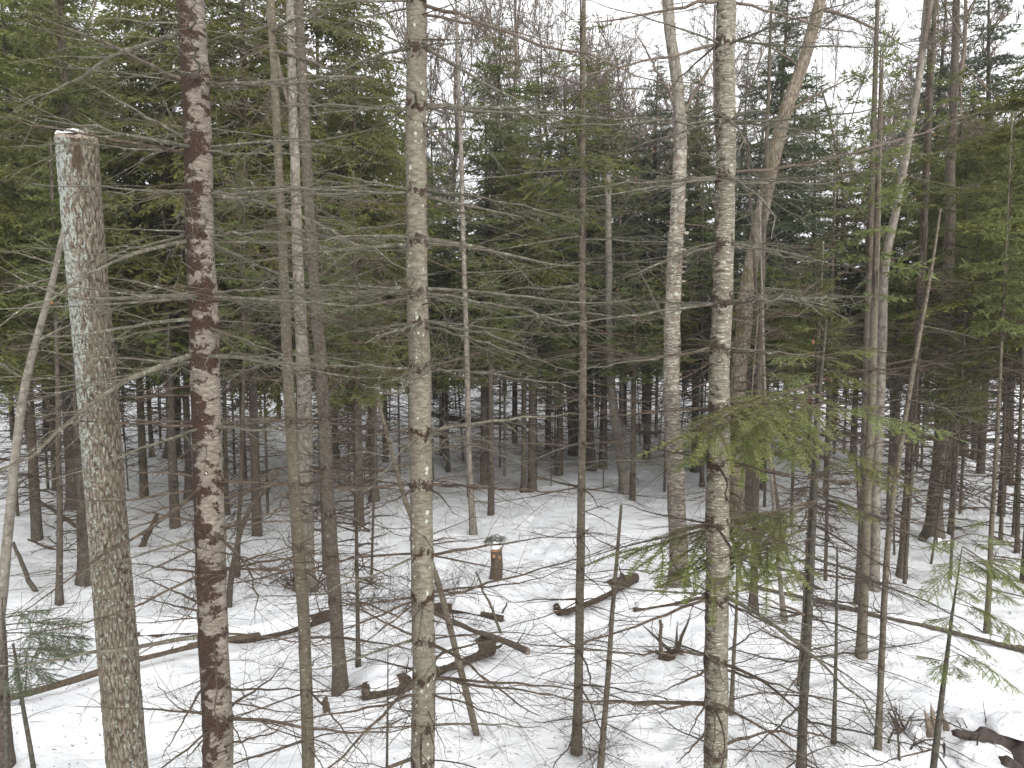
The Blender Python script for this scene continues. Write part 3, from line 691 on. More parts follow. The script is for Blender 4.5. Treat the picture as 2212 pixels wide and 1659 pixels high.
def splinter(L, w, th, seed, mat):
    r = np.random.default_rng(seed); mb = MB(); n = 7; t = np.linspace(0, 1, n)
    p = np.stack([r.normal(0, 0.006, n), r.normal(0, 0.006, n), L * t], 1)
    wd_ = w * (1 - t ** 2.2) + 0.002; an = np.arange(6) * PI / 3
    ring = p[:, None, :] + np.stack([np.cos(an)[None] * wd_[:, None], np.sin(an)[None] * (wd_ * th)[:, None], np.zeros((n, 6))], -1)
    i = np.arange(n - 1)[:, None] * 6; j = np.arange(6)[None]; j2 = (j + 1) % 6
    mb.add(ring.reshape(-1, 3), np.stack([i + j, i + j2, i + 6 + j2, i + 6 + j], -1).reshape(-1, 4))
    return mb.mesh('splinter', [mat])
obj('splinter', splinter(0.17, 0.028, 0.5, 3, 'splintered_wood'), e, topc + np.array([topr * 0.72, -topr * 0.35, -0.08]))
obj('splinter', splinter(0.10, 0.03, 0.5, 4, 'splintered_wood'), e, topc + np.array([topr * 0.86, 0.0, -0.05]))
def snow_blob(rx, ry, rz, seed, n=36, m=14):
    """a soft heap of snow, flat underneath"""
    mb = MB(); V = []; F = []
    for k in range(m + 1):
        ph = k / m * PI / 2
        for a in range(n):
            an = a * 2 * PI / n; f = 1 + 0.35 * float(vnoise(np.array([math.cos(an) * 1.6 + seed]), np.array([math.sin(an) * 1.6 + ph]), seed)[0])
            c = math.cos(ph) ** 0.7
            V.append((rx * f * c * math.cos(an), ry * f * c * math.sin(an), rz * math.sin(ph) * (1 + 0.3 * float(vnoise(np.array([math.cos(an) * c * 2]), np.array([math.sin(an) * c * 2 + seed]), 3)[0]))))
    for k in range(m):
        for a in range(n): F.append([k * n + a, k * n + (a + 1) % n, (k + 1) * n + (a + 1) % n, (k + 1) * n + a])
    V = np.array(V); q = 1 / max(rx, 0.05); V[:, 2] += rz * 0.45 * fbm(V[:, 0] * q * 2.2 + seed, V[:, 1] * q * 2.2, 4, seed) * (V[:, 2] > 0.02 * rz); V[:, 0] += rx * 0.2 * fbm(V[:, 1] * q * 3, V[:, 2] * q * 3 + seed, 3, seed + 1)
    mb.add(V, F); return mb.mesh('snow_cap', ['snow'])
obj('snow_cap', snow_blob(topr * 0.50, topr * 0.75, 0.05, 2), e, topc + np.array([-topr * 0.05, 0, 0.025]))
obj('snow_cap', snow_blob(topr * 0.24, topr * 0.4, 0.035, 3), e, topc + np.array([-topr * 0.68, -topr * 0.1, 0.025]))

# B: pale blotched fir
B = plant('fir_tree', 'fir trunk with dark red-brown blotches on pale bark, beside the sawn-off trunk', 'tree',
          [(411, 0, 57), (424, 260, 56), (441, 830, 61), (456, 1240, 61), (470, 1659, 62)], 'pale_blotched_bark', 5.6, 11.5, 26, 0.03,
          (60, 175, 328, 415, 512, 640, 700, 775, 920, 1045, 1150, 1240, 1375, 1560), seed=2, flare=0.3, band_w=0.05)
C_ = plant('fir_tree', 'olive-grey fir trunk with round pale lichen spots and dark collars, nearest the middle', 'tree',
           [(897, 0, 43), (906, 830, 47), (911, 1250, 49), (915, 1659, 50)], 'spotted_fir_bark', 6.6, 12.5, 26, 0.03,
           (5, 105, 235, 412, 520, 632, 700, 792, 935, 1045, 1190, 1290, 1380, 1460, 1560, 1640), seed=5, flare=0.3)
D = plant('fir_tree', 'silvery fir trunk with white horizontal flecks, in front of the leaning trunk', 'tree',
          [(1566, 0, 41), (1564, 400, 41), (1556, 830, 44), (1549, 1030, 49), (1543, 1659, 49)], 'silver_flecked_bark', 6.8, 12.5, 26, 0.03,
          (95, 262, 385, 527, 652, 752, 880, 1000, 1130, 1290, 1420, 1520, 1620), seed=8, flare=0.3)
E = plant('fir_tree', 'slim grey-brown fir pole in front of the peeling birch, left of the lichen-spotted trunk', 'tree',
          [(584, 0, 16), (604, 400, 18), (624, 830, 24), (652, 1280, 26), (666, 1659, 26)], 'fir_sapling_bark', 7.6, 11, 16, 0.05,
          (60, 180, 300, 405, 495, 630, 760, 905, 1045, 1180, 1235, 1375, 1490, 1600), seed=11, band_w=0.04)
F = plant('fir_tree', 'brown fir trunk left of the middle, its foot in clear snow, leaning left upward', 'tree',
          [(645, 0, 19), (660, 300, 21), (668, 450, 22), (695, 830, 26), (712, 1100, 27), (736, 1490, 29)], 'brown_grey_bark', None, 13, 16, 0.05,
          (560, 690, 800, 905, 1010, 1110, 1200, 1290), seed=13)
G = plant('birch_tree', 'pale peeling birch with a dark rooted foot behind the slim fir pole', 'tree',
          [(628, 60, 17), (636, 300, 20), (643, 500, 22), (650, 700, 25), (657, 830, 31), (662, 1268, 36)], 'pale_hardwood_bark', None, 15, 16, 0.06, seed=17, flare=0.8)
H_ = plant('fir_tree', 'straight slender brown pole right of the stump, its foot in open snow', 'tree',
           [(1262, 0, 9), (1259, 300, 12), (1258, 830, 16), (1254, 1200, 18), (1247, 1612, 19)], 'fir_sapling_bark', None, 9.5, 14, 0.05,
           (120, 200, 280, 360, 450, 510, 560, 620, 670, 720, 760, 860, 960, 1060, 1160, 1230, 1300, 1400, 1480, 1560), seed=19)
I_ = plant('dead_tree', 'bent broken-topped snag with a flared foot behind the straight slender pole', 'tree trunk',
           [(1313, 355, 12), (1316, 700, 15), (1322, 860, 19), (1340, 980, 22), (1354, 1060, 23)], 'smooth_grey_bark', None, 0, 14, 0.06,
           (500, 640, 760, 860), seed=23, flare=0.8)
J = plant('birch_tree', 'big paper birch, white and peeling above, dark and shaggy toward its foot', 'tree',
          [(1440, 0, 24), (1464, 200, 25), (1472, 300, 29), (1463, 500, 32), (1452, 700, 34), (1450, 850, 35), (1460, 1050, 37), (1467, 1262, 38)], 'white_birch_bark', None, 16, 20, 0.05, seed=29, flare=0.5, lump=0.10)
_me = [c for c in J.e.children][0].data; _me.materials.append(M['shaggy_birch_bark']); _me.materials.append(M['pale_hardwood_bark'])
for _p in _me.polygons:                                      # the white bark gives way to dark shaggy bark about four metres up
    if _p.center.z < 4.3 + 3.6 * float(vnoise(np.array([_p.center.x * 6]), np.array([_p.center.y * 6 + _p.center.z]), 2)[0]): _p.material_index = 1
    elif _p.center.z > 7.9 + 2.5 * float(vnoise(np.array([_p.center.x * 6 + 3]), np.array([_p.center.y * 6 + _p.center.z]), 4)[0]): _p.material_index = 2
K = plant('hardwood_tree', 'leaning plated-bark trunk with moss, crossing behind the silvery fir', 'tree',
          [(1772, 0, 25), (1736, 130, 27), (1692, 250, 28), (1647, 450, 30), (1614, 600, 31), (1597, 800, 32), (1591, 1000, 33), (1588, 1150, 36)], 'mossy_plated_bark', None, 14.5, 22, 0.04, seed=31, lump=0.07)
Mt = plant('young_fir_tree', 'young fir with dark stem and bright green boughs, right of the silvery trunk', 'tree',
           [(1785, 690, 4), (1776, 800, 8), (1767, 860, 11), (1757, 1100, 15), (1742, 1400, 18), (1730, 1659, 19)], 'dark_sapling_bark', 7.8, 0, 14, 0.04,
           (1060, 1140, 1240, 1330, 1410, 1500, 1580, 1640), seed=37)
N_ = plant('fir_tree', 'tall thin fir with a sparse green top, growing between birches on the right', 'tree',
           [(1908, 95, 3), (1902, 250, 8), (1896, 450, 12), (1884, 830, 18), (1872, 1100, 19), (1860, 1408, 20)], 'fir_sapling_bark', None, 0, 14, 0.05,
           (800, 880, 960, 1040, 1110, 1180, 1250, 1320), seed=41)
N2 = plant('hardwood_tree', 'smooth grey hardwood leaning right, its foot close behind the thin fir', 'tree',
           [(2010, -120, 12), (1995, 100, 14), (1972, 250, 15), (1942, 425, 16), (1912, 560, 18), (1902, 830, 19), (1890, 1100, 20), (1887, 1268, 22)], 'pale_hardwood_bark', None, 12, 14, 0.06, seed=43)
N3 = plant('fir_tree', 'short-footed brown trunk half hidden behind the thin fir on the right', 'tree',
           [(1880, 500, 12), (1872, 830, 16), (1863, 1100, 17), (1855, 1298, 18)], 'brown_grey_bark', None, 12, 14, 0.06, (760, 850, 940, 1030, 1120), seed=47)
O_ = plant('sapling', 'long thin leaning sapling whose bare tip ends among the right-hand hemlocks', 'sapling',
           [(2032, 450, 4), (2010, 600, 6), (1972, 800, 9), (1945, 970, 11), (1922, 1110, 12), (1905, 1400, 13), (1895, 1622, 13)], 'fir_sapling_bark', None, 0, 12, 0.05,
           (700, 780, 860, 930, 1020, 1120, 1220, 1330, 1440, 1540), seed=53)
P_ = plant('fir_tree', 'reddish-brown fir bole with a clean foot in the snow left of the big dark trunk', 'tree',
           [(2000, 400, 12), (1985, 700, 15), (1972, 880, 17), (1962, 1050, 18), (1950, 1240, 19)], 'brown_grey_bark', None, 14, 14, 0.06, (760, 840, 920, 1000), seed=59)
Q = plant('hardwood_tree', 'big dark curved trunk on the right with snow caught on its root', 'tree',
          [(2056, 300, 18), (2047, 625, 23), (2038, 830, 28), (2028, 1000, 29), (2014, 1163, 33)], 'brown_grey_bark', None, 15, 16, 0.06, seed=61, flare=0.7)
S_ = plant('young_hemlock_tree', 'thin green-stemmed young hemlock leaning over the brush at lower right', 'tree',
           [(2078, 1180, 2), (2070, 1240, 3), (2060, 1290, 5), (2046, 1420, 9), (2030, 1540, 12), (2017, 1659, 14)], 'dark_sapling_bark', 6.6, 0, 12, 0.04, (1560, 1620), seed=67)
V_ = plant('sapling', 'crooked grey sapling curving up along the left edge, forked below the lichened trunk', 'sapling',
           [(152, 425, 6), (140, 480, 10), (110, 625, 13), (75, 750, 15), (55, 830, 17), (30, 1030, 18), (5, 1280, 20), (-10, 1420, 21)], 'smooth_grey_bark', 7.4, 0, 12, 0.05, seed=71)
LL = plant('fir_tree', 'dark fir trunk at the lower left corner with its foot in the snow', 'tree',
           [(-32, 1000, 25), (-14, 1200, 26), (0, 1400, 27), (12, 1646, 30)], 'brown_grey_bark', None, 9, 14, 0.06, (1250, 1330, 1420, 1500), seed=73)
Z1 = plant('dead_pole', 'dead leaning pole slanting behind the lichen-spotted trunk down to the snow', 'dead pole',
           [(815, 860, 8), (828, 915, 9), (881, 1100, 11), (936, 1225, 13), (985, 1400, 14), (1026, 1572, 15)], 'fir_sapling_bark', None, 0, 12, 0.05, (1260, 1350, 1450), seed=79, flare=0)
Z2 = plant('sapling', 'thin bare sapling with a broken tip right of the straight slender pole', 'sapling',
           [(1342, 1090, 6), (1325, 1300, 10), (1310, 1500, 12), (1297, 1659, 13)], 'fir_sapling_bark', 7.9, 0, 12, 0.05, (1180, 1260, 1340, 1430, 1500, 1570, 1620), seed=83)

SL = [  # smaller stems further in: points from the top down, bark, label, top height, how many dead limbs
    ([(140, 600, 22), (148, 830, 26), (155, 1000, 27), (161, 1092, 29)], 'deep_wood_bark', 'dark trunk just left of the sawn-off trunk, ending higher up the slope', 13, 10),
    ([(163, 700, 18), (172, 930, 22), (180, 1100, 24), (187, 1253, 27)], 'deep_wood_bark', 'dark trunk half hidden behind the sawn-off trunk, leaning left', 13, 8),
    ([(122, 700, 8), (126, 900, 11), (129, 1100, 12), (128, 1298, 13)], 'deep_wood_bark', 'thin dark pole left of the two dark trunks behind the sawn-off one', 8, 12),
    ([(100, 700, 14), (101, 850, 16), (101, 973, 15)], 'deep_wood_bark', 'dark short-looking bole deep in the wood at far left', 12, 8),
    ([(318, 780, 9), (322, 880, 9), (328, 984, 10)], 'deep_wood_bark', 'thin dark stem left of the broad dark bole behind the blotched fir', 10, 8),
    ([(376, 700, 24), (376, 830, 27), (375, 984, 30)], 'deep_wood_bark', 'broad dark bole with spreading roots left of the blotched fir', 14, 6),
    ([(400, 700, 12), (403, 900, 14), (408, 1074, 15)], 'brown_grey_bark', 'slim pole touching the left edge of the blotched fir', 10, 8),
    ([(484, 760, 9), (486, 950, 9), (490, 1108, 10)], 'deep_wood_bark', 'slim pole showing just right of the blotched fir', 9, 10),
    ([(527, 800, 7), (522, 1000, 9), (512, 1238, 10)], 'deep_wood_bark', 'thin upright stem between blotched fir and slim fir pole', 8, 10),
    ([(600, 1020, 9), (560, 1070, 10), (525, 1120, 11), (502, 1220, 12), (492, 1310, 13)], 'deep_wood_bark', 'curved sapling bending right from behind the blotched fir', 0, 6),
    ([(800, 650, 9), (803, 830, 14), (808, 1078, 17)], 'deep_wood_bark', 'dark bole with a wide foot left of the lichen-spotted trunk', 11, 10),
    ([(801, 850, 8), (796, 1004, 9)], 'deep_wood_bark', 'thin slanting stem beside the wide-footed dark bole', 8, 4),
    ([(722, 830, 12), (726, 1006, 14)], 'deep_wood_bark', 'dark bole right behind the left-leaning brown fir', 12, 6),
    ([(965, 850, 6), (968, 1014, 8)], 'deep_wood_bark', 'thin dark stem right of the lichen-spotted trunk, far in', 8, 6),
    ([(986, 40, 7), (993, 250, 9), (998, 400, 10), (1008, 800, 12), (1011, 960, 12), (1023, 1148, 15)], 'pale_hardwood_bark', 'slender pale lichened stem just right of the lichen-spotted trunk', 12, 12),
    ([(1052, 700, 9), (1053, 830, 12), (1053, 1029, 15)], 'deep_wood_bark', 'brown bole standing behind the stump with orange cut face', 11, 8),
    ([(768, 760, 5), (770, 1000, 7), (773, 1428, 9)], 'deep_wood_bark', 'very thin straight dark pole right of the left-leaning brown fir', 7, 14),
    ([(1132, 720, 8), (1132, 900, 10), (1131, 1059, 11)], 'deep_wood_bark', 'thin bole in open snow between stump and straight slender pole', 10, 8),
    ([(1228, 700, 14), (1232, 830, 18), (1240, 979, 22)], 'deep_wood_bark', 'thick dark bole left of the straight slender pole, far in', 13, 6),
    ([(1268, 700, 16), (1273, 860, 18), (1276, 1010, 21)], 'deep_wood_bark', 'thick dark bole close behind the straight slender pole', 13, 6),
    ([(1305, 820, 6), (1305, 934, 9)], 'deep_wood_bark', 'small dark bole left of the bent snag', 10, 4),
    ([(1392, 760, 11), (1393, 925, 14)], 'deep_wood_bark', 'dark bole halfway between bent snag and paper birch', 12, 4),
    ([(1502, 780, 13), (1502, 1015, 16)], 'deep_wood_bark', 'dark bole between paper birch and silvery fir', 12, 6),
    ([(1516, 900, 7), (1517, 1048, 9)], 'deep_wood_bark', 'thin dark stem close left of the silvery fir', 9, 4),
    ([(1640, 800, 13), (1634, 960, 15), (1628, 1313, 17)], 'deep_wood_bark', 'dark straight bole just right of the leaning plated trunk', 10, 10),
    ([(1650, 880, 10), (1665, 1000, 12), (1689, 1180, 14)], 'deep_wood_bark', 'short dark stem slanting right behind the bright fir boughs', 9, 5),
    ([(1652, 830, 5), (1662, 980, 8), (1680, 1200, 9), (1694, 1335, 11)], 'smooth_grey_bark', 'pale thin stem slanting right, left of the young fir', 7, 6),
    ([(2090, 560, 12), (2083, 800, 16), (2077, 979, 18)], 'deep_wood_bark', 'first dark bole right of the big dark curved trunk', 13, 8),
    ([(2108, 560, 10), (2106, 800, 12), (2107, 989, 14)], 'deep_wood_bark', 'second dark bole right of the big dark curved trunk', 12, 8),
    ([(2168, 640, 4), (2157, 895, 8), (2142, 1150, 10), (2132, 1364, 11)], 'fir_sapling_bark', 'long thin pole behind the hemlock boughs near the right edge', 8, 14),
    ([(2172, 800, 6), (2162, 1164, 8)], 'deep_wood_bark', 'thin dark stem right of the long thin pole near the right edge', 9, 8),
    ([(2208, 760, 6), (2197, 1189, 9)], 'deep_wood_bark', 'thin dark stem nearest the right edge of the snow', 9, 8),
    ([(2190, 700, 9), (2186, 830, 10), (2182, 1044, 12)], 'deep_wood_bark', 'dark bole with a blunt foot near the right edge', 11, 8),
    ([(2070, 800, 6), (2052, 1149, 8)], 'deep_wood_bark', 'thin bent stem touching the right side of the big dark trunk', 8, 8),
    ([(1809, 1180, 4), (1806, 1400, 7), (1802, 1599, 9)], 'dark_sapling_bark', 'short thin reddish sapling right of the young fir stem', 0, 8),
    ([(1762, 880, 5), (1745, 1200, 10), (1730, 1469, 11)], 'fir_sapling_bark', 'thin pale stem hidden close behind the young fir stem', 6, 6),
    ([(1612, 1000, 4), (1597, 1130, 6), (1590, 1350, 7), (1579, 1529, 9)], 'fir_sapling_bark', 'thin pole hugging the right side of the silvery fir', 5, 8),
]
STEMS = []
for i, (pts, bk, lb, top, nl) in enumerate(SL):
    T = plant('slender_tree' if pts[-1][2] < 20 else 'conifer_tree', lb, 'tree', pts, bk, None, top, 10, 0.10, seed=90 + i, flare=0.6, group='slender trunks in the middle distance')
    STEMS.append((T, nl, top))
SAP = [([(838, 1400, 2), (836, 1659, 6)], 7.9, 'wispy twig-like sapling rising left of the lichen-spotted trunk at the bottom'),
       ([(28, 1390, 5), (45, 1500, 8), (72, 1659, 10)], 7.6, 'small leaning sapling near the lower left corner')]
for i, (pts, d, lb) in enumerate(SAP):
    T = plant('sapling', lb, 'sapling', pts, 'dark_sapling_bark', d, 0, 8, 0.08, seed=140 + i, flare=0.2); STEMS.append((T, 10, 0))

# ------------------------------------------------------------------ limbs of the foreground stems
whorls(B, 1.5, (4, 5), 4.6, 0.06, 4)
whorls(C_, 1.55, (4, 6), 4.6, 0.05, 5)
whorls(D, 1.55, (4, 5), 5.0, 0.02, 5)
whorls(E, 1.3, (4, 5), 4.6, 0.05, 4)
whorls(F, 1.25, (4, 6), 9, 0.05, 2)
whorls(H_, 1.2, (3, 5), 5.0, 0.05, 3)
whorls(N_, 1.0, (4, 5), 9, 0.05, 2); whorls(N3, 0.9, (3, 5), 9, 0.05, 1); whorls(P_, 1.0, (4, 6), 9, 0.05, 1)
whorls(O_, 0.8, (3, 4), 9, 0.1, 3); whorls(LL, 1.0, (3, 5), 9, 0.05, 1)
whorls(Mt, 1.15, (3, 5), 9, 0.12, 3); whorls(S_, 0.8, (3, 4), 9, 0.1, 2); whorls(Z2, 0.65, (2, 4), 9, 0.0, 2); whorls(I_, 0.8, (2, 3), 2, 0, 1)
for T, nl, top in STEMS:
    zt = min(T.P[-1][2], 5.5)
    if top >= 9:
        for i in range(8):
            z = R.uniform(3.5, min(9.5, T.P[-1][2])); limb(T, z, R.uniform(0, 6.28), R.uniform(0.7, 1.6), R.choice(LICH), R.uniform(-0.12, 0.15), kz=R.uniform(0.6, 1.4))
    for i in range(nl):
        z = R.uniform(0.5, zt); limb(T, z, R.uniform(0, 6.28), R.uniform(0.4, 1.1) * (1.0 if T.d > 9 else 0.6), R.choice(DEAD), R.uniform(-0.1, 0.2), kz=R.uniform(0.6, 1.4), mat='deep_wood_twig_bark')
LW = 'lichened_twig_bark'
for (T, a, b, sag, tow, w, li, tw, mt) in [
    (B, (388, 185), (45, 20), 0.02, 0.6, 12, 0.1, 14, 'brown_grey_bark'), (B, (392, 312), (170, 165), 0.0, 0.3, 8, 0.1, 12, LW),
    (B, (396, 330), (-10, 252), -0.01, 0.8, 8, 0.0, 12, 'dead_twig_bark'), (B, (402, 500), (225, 494), 0.0, 0.2, 4, 0, 4, LW), (B, (408, 640), (232, 600), 0.01, 0.3, 7, 0.05, 14, LW),
    (B, (408, 790), (20, 752), 0.0, 0.9, 6, 0.0, 12, LW), (B, (415, 920), (60, 905), 0.0, 0.9, 7, 0, 12, 'dead_twig_bark'), (B, (418, 1030), (230, 1012), 0.0, 0.4, 7, 0, 9, 'dead_twig_bark'),
    (B, (422, 1132), (272, 1095), -0.01, 0.3, 6, 0, 9, 'dead_twig_bark'), (B, (425, 1240), (270, 1215), 0.0, 0.3, 7, 0, 8, 'dead_twig_bark'), (B, (430, 1310), (280, 1235), 0.0, -0.3, 6, 0, 8, 'rotten_bark'),
    (B, (430, 1326), (298, 1290), 0.0, 0.1, 6, 0, 3, 'rotten_bark'), (B, (462, 630), (640, 625), 0.0, 0.3, 6, 0.1, 10, LW), (B, (466, 1140), (650, 1125), 0.01, 0.4, 7, 0, 12, 'dead_twig_bark'),
    (B, (470, 1232), (720, 1195), 0.01, 0.5, 8, 0, 14, 'dead_twig_bark'), (B, (445, 180), (640, 185), 0, 0.3, 9, 0.05, 12, 'brown_grey_bark'), (B, (452, 330), (700, 335), 0.0, 0.4, 6, 0.2, 12, LW),
    (B, (455, 424), (880, 405), 0.012, 0.8, 7, 0.25, 16, LW), (B, (458, 510), (720, 492), 0.0, 0.5, 5, 0.2, 12, LW), (B, (440, 1440), (350, 1640), 0.0, 1.0, 7, 0, 10, 'dead_twig_bark'), (B, (442, 1560), (400, 1640), -0.02, 0.7, 7, 0, 8, 'dead_twig_bark'),
    (B, (498, 1485), (700, 1490), -0.01, 0.4, 7, 0, 12, 'dead_twig_bark'), (B, (500, 1620), (640, 1560), 0.0, 0.9, 6, 0, 10, 'dead_twig_bark'), (B, (436, 1540), (160, 1525), 0.0, 0.7, 6, 0, 8, 'dead_twig_bark'),
    (C_, (880, 238), (560, 232), 0.02, 0.5, 8, 0.6, 18, LW), (C_, (880, 415), (470, 420), 0.015, 0.9, 7, 0.4, 16, LW), (C_, (882, 632), (525, 626), 0.0, 0.6, 7, 0.3, 14, LW), (C_, (884, 795), (560, 783), 0.0, 0.5, 6, 0.1, 12, LW),
    (C_, (884, 480), (700, 500), -0.01, 0.3, 4, 0.3, 10, LW), (C_, (918, 236), (1500, 260), 0.0, 0.5, 8, 0.3, 20, LW), (C_, (918, 412), (1260, 478), 0.02, 0.9, 7, 0.7, 18, LW), (C_, (920, 632), (1300, 715), 0.015, 0.8, 8, 0.5, 18, LW),
    (C_, (925, 792), (1270, 840), 0.01, 0.6, 7, 0.3, 16, LW), (C_, (928, 1045), (1262, 1064), 0.0, 0.5, 9, 0, 14, 'dead_twig_bark'), (C_, (928, 925), (1120, 1000), 0.01, 0.9, 6, 0.1, 12, LW), (C_, (918, 8), (1480, 205), 0.01, 0.9, 9, 0.1, 22, 'hardwood_twig_bark'),
    (C_, (918, 30), (1200, 95), 0.02, 0.3, 7, 0.1, 16, 'hardwood_twig_bark'), (C_, (916, 250), (1000, 365), 0.0, 0.4, 8, 0.0, 6, 'brown_grey_bark'), (C_, (920, 700), (1240, 800), 0.0, 1.2, 6, 0.5, 16, LW),
    (C_, (935, 1200), (1240, 1150), 0.0, -0.8, 8, 0, 14, 'dead_twig_bark'), (C_, (936, 1290), (1380, 1165), -0.015, -1.2, 7, 0, 16, 'dead_twig_bark'), (C_, (938, 1460), (1260, 1515), 0.0, 0.7, 9, 0, 14, 'dead_twig_bark'), (C_, (890, 1290), (640, 1400), -0.01, 0.8, 7, 0, 14, 'dead_twig_bark'),
    (C_, (888, 1500), (540, 1570), -0.02, 1.0, 7, 0, 14, 'dead_twig_bark'), (C_, (938, 1500), (1130, 1570), 0.03, 0.7, 6, 0, 14, 'dead_twig_bark'), (C_, (890, 1380), (700, 1270), -0.02, 0.2, 6, 0, 12, 'dead_twig_bark'),
    (D, (1544, 96), (1200, 175), 0.0, 0.4, 8, 0.1, 18, 'hardwood_twig_bark'), (D, (1544, 262), (1130, 280), 0.01, 0.5, 6, 0.5, 16, LW), (D, (1544, 385), (1250, 428), 0.0, 0.5, 8, 0.3, 16, LW), (D, (1542, 526), (1340, 605), 0.02, 0.4, 8, 0.3, 14, LW),
    (D, (1534, 655), (1190, 705), 0.0, 0.6, 8, 0.2, 14, LW), (D, (1532, 752), (1220, 805), 0.0, 0.4, 8, 0.1, 12, LW), (D, (1584, 262), (1910, 306), 0.0, 0.5, 7, 0.2, 16, LW), (D, (1584, 372), (2150, 228), -0.05, 0.6, 7, 0.1, 26, 'hardwood_twig_bark'),
    (D, (1582, 527), (1800, 572), 0.03, 0.3, 8, 0.2, 14, LW), (D, (1580, 652), (1810, 645), 0.01, 0.3, 8, 0.2, 14, LW), (D, (1578, 752), (1810, 775), 0.0, 0.3, 8, 0.2, 10, LW), (D, (1570, 1290), (1800, 1420), 0.0, 0.5, 7, 0, 12, 'dead_twig_bark'),
    (D, (1524, 1290), (1130, 1420), -0.02, 0.5, 8, 0, 16, 'dead_twig_bark'), (D, (1524, 1410), (1180, 1395), -0.02, 0.3, 7, 0, 14, 'dead_twig_bark'), (D, (1522, 1520), (1230, 1510), -0.03, 0.6, 7, 0, 14, 'dead_twig_bark'), (D, (1530, 1130), (1240, 1210), 0.0, -0.4, 7, 0.0, 14, 'dead_twig_bark'),
    (D, (1566, 0), (1900, 90), 0.0, 0.4, 7, 0.0, 16, 'hardwood_twig_bark'), (D, (1545, 0), (1230, 60), 0.0, 0.5, 9, 0.0, 20, 'hardwood_twig_bark'), (D, (1570, 1440), (1830, 1530), 0.01, 0.6, 7, 0, 12, 'dead_twig_bark'),
    (D, (1524, 1440), (1420, 1500), 0.0, 0.4, 8, 0, 4, 'dead_twig_bark'), (D, (1524, 1560), (1460, 1650), -0.02, 0.6, 8, 0, 8, 'dead_twig_bark'), (D, (1522, 1480), (1480, 1600), -0.03, 0.2, 7, 0, 6, 'dead_twig_bark'),
    (Mt, (1742, 1205), (2200, 1400), 0.03, 0.8, 7, 0, 18, 'dark_sapling_bark'), (Mt, (1755, 1070), (2150, 1250), 0.03, 0.5, 7, 0.1, 18, 'dark_sapling_bark'), (Mt, (1735, 1420), (2050, 1370), -0.03, 0.2, 6, 0, 14, 'dark_sapling_bark'),
    (Mt, (1735, 1430), (1530, 1390), -0.02, 0.5, 6, 0, 12, 'dark_sapling_bark'), (Mt, (1725, 1560), (2080, 1640), 0.02, 0.6, 6, 0, 12, 'dark_sapling_bark'), (Mt, (1735, 1330), (1590, 1265), 0.0, 0.4, 7, 0, 8, 'hardwood_twig_bark'), (Mt, (1732, 1520), (1580, 1660), 0, 0.6, 6, 0, 10, 'dark_sapling_bark'),
    (Mt, (1732, 1405), (1600, 1340), 0.0, 0.2, 6, 0, 10, 'dead_twig_bark'), (Mt, (1740, 1240), (1500, 1190), 0.0, 0.1, 7, 0.0, 12, 'dark_sapling_bark'), (E, (640, 905), (380, 935), 0, 0.5, 6, 0, 12, 'dead_twig_bark'), (E, (640, 1045), (900, 1010), 0.01, 0.4, 6, 0, 12, 'dead_twig_bark'),
    (E, (655, 1235), (860, 1175), 0.0, 0.2, 6, 0, 12, 'dead_twig_bark'), (E, (600, 300), (380, 330), 0, 0.5, 5, 0.4, 12, LW), (E, (606, 405), (820, 440), 0.0, 0.5, 5, 0.4, 14, LW), (E, (590, 110), (820, 190), 0.02, 0.2, 9, 0.1, 14, 'brown_grey_bark'),
    (V_, (78, 735), (158, 698), 0.0, 0.0, 6, 0.0, 3, 'smooth_grey_bark'), (V_, (118, 600), (-20, 640), 0.0, 0.3, 5, 0.1, 10, LW), (V_, (122, 570), (0, 540), 0.02, 0.3, 5, 0.1, 10, LW), (V_, (60, 820), (-40, 760), 0.0, 0.1, 5, 0.0, 8, LW),
]:
    photo_limb(T, a, b, sag, tow, w * 0.85, li, tw, mt)

pj = J.path(0.05); lj = pj[:, :3] - J.base
curls = MB(); rc = np.random.default_rng(5)
for i in range(90):                                          # loose curls of peeling bark
    k = rc.integers(2, len(lj) - 2) if i < 55 else None
    if k is not None: c, w_ = lj[k], pj[k, 3]
    else:
        z = rc.uniform(5.2, 8.5); c, w_ = J.at_z(z); c = c - J.base
    a = rc.uniform(PI, 2 * PI + 0.3) if i % 3 else rc.uniform(0, 2 * PI); n_ = np.array([math.cos(a), math.sin(a), 0]); t_ = np.array([-n_[1], n_[0], 0])
    l, h = rc.uniform(0.06, 0.16), rc.uniform(0.02, 0.05); out = rc.uniform(0.02, 0.07)
    p = [c + n_ * w_ * 1.0 + t_ * (-l / 2), c + n_ * (w_ * 1.04) + t_ * 0, c + n_ * (w_ + out) + t_ * l / 2]
    v = [q + np.array([0, 0, s * h / 2]) for q in p for s in (-1, 1)]; curls.add(v, [[0, 2, 3, 1], [2, 4, 5, 3]])
o = obj('bark_curls', curls.mesh('bark_curls', ['white_birch_bark']), J.e); o['kind'] = 'stuff'

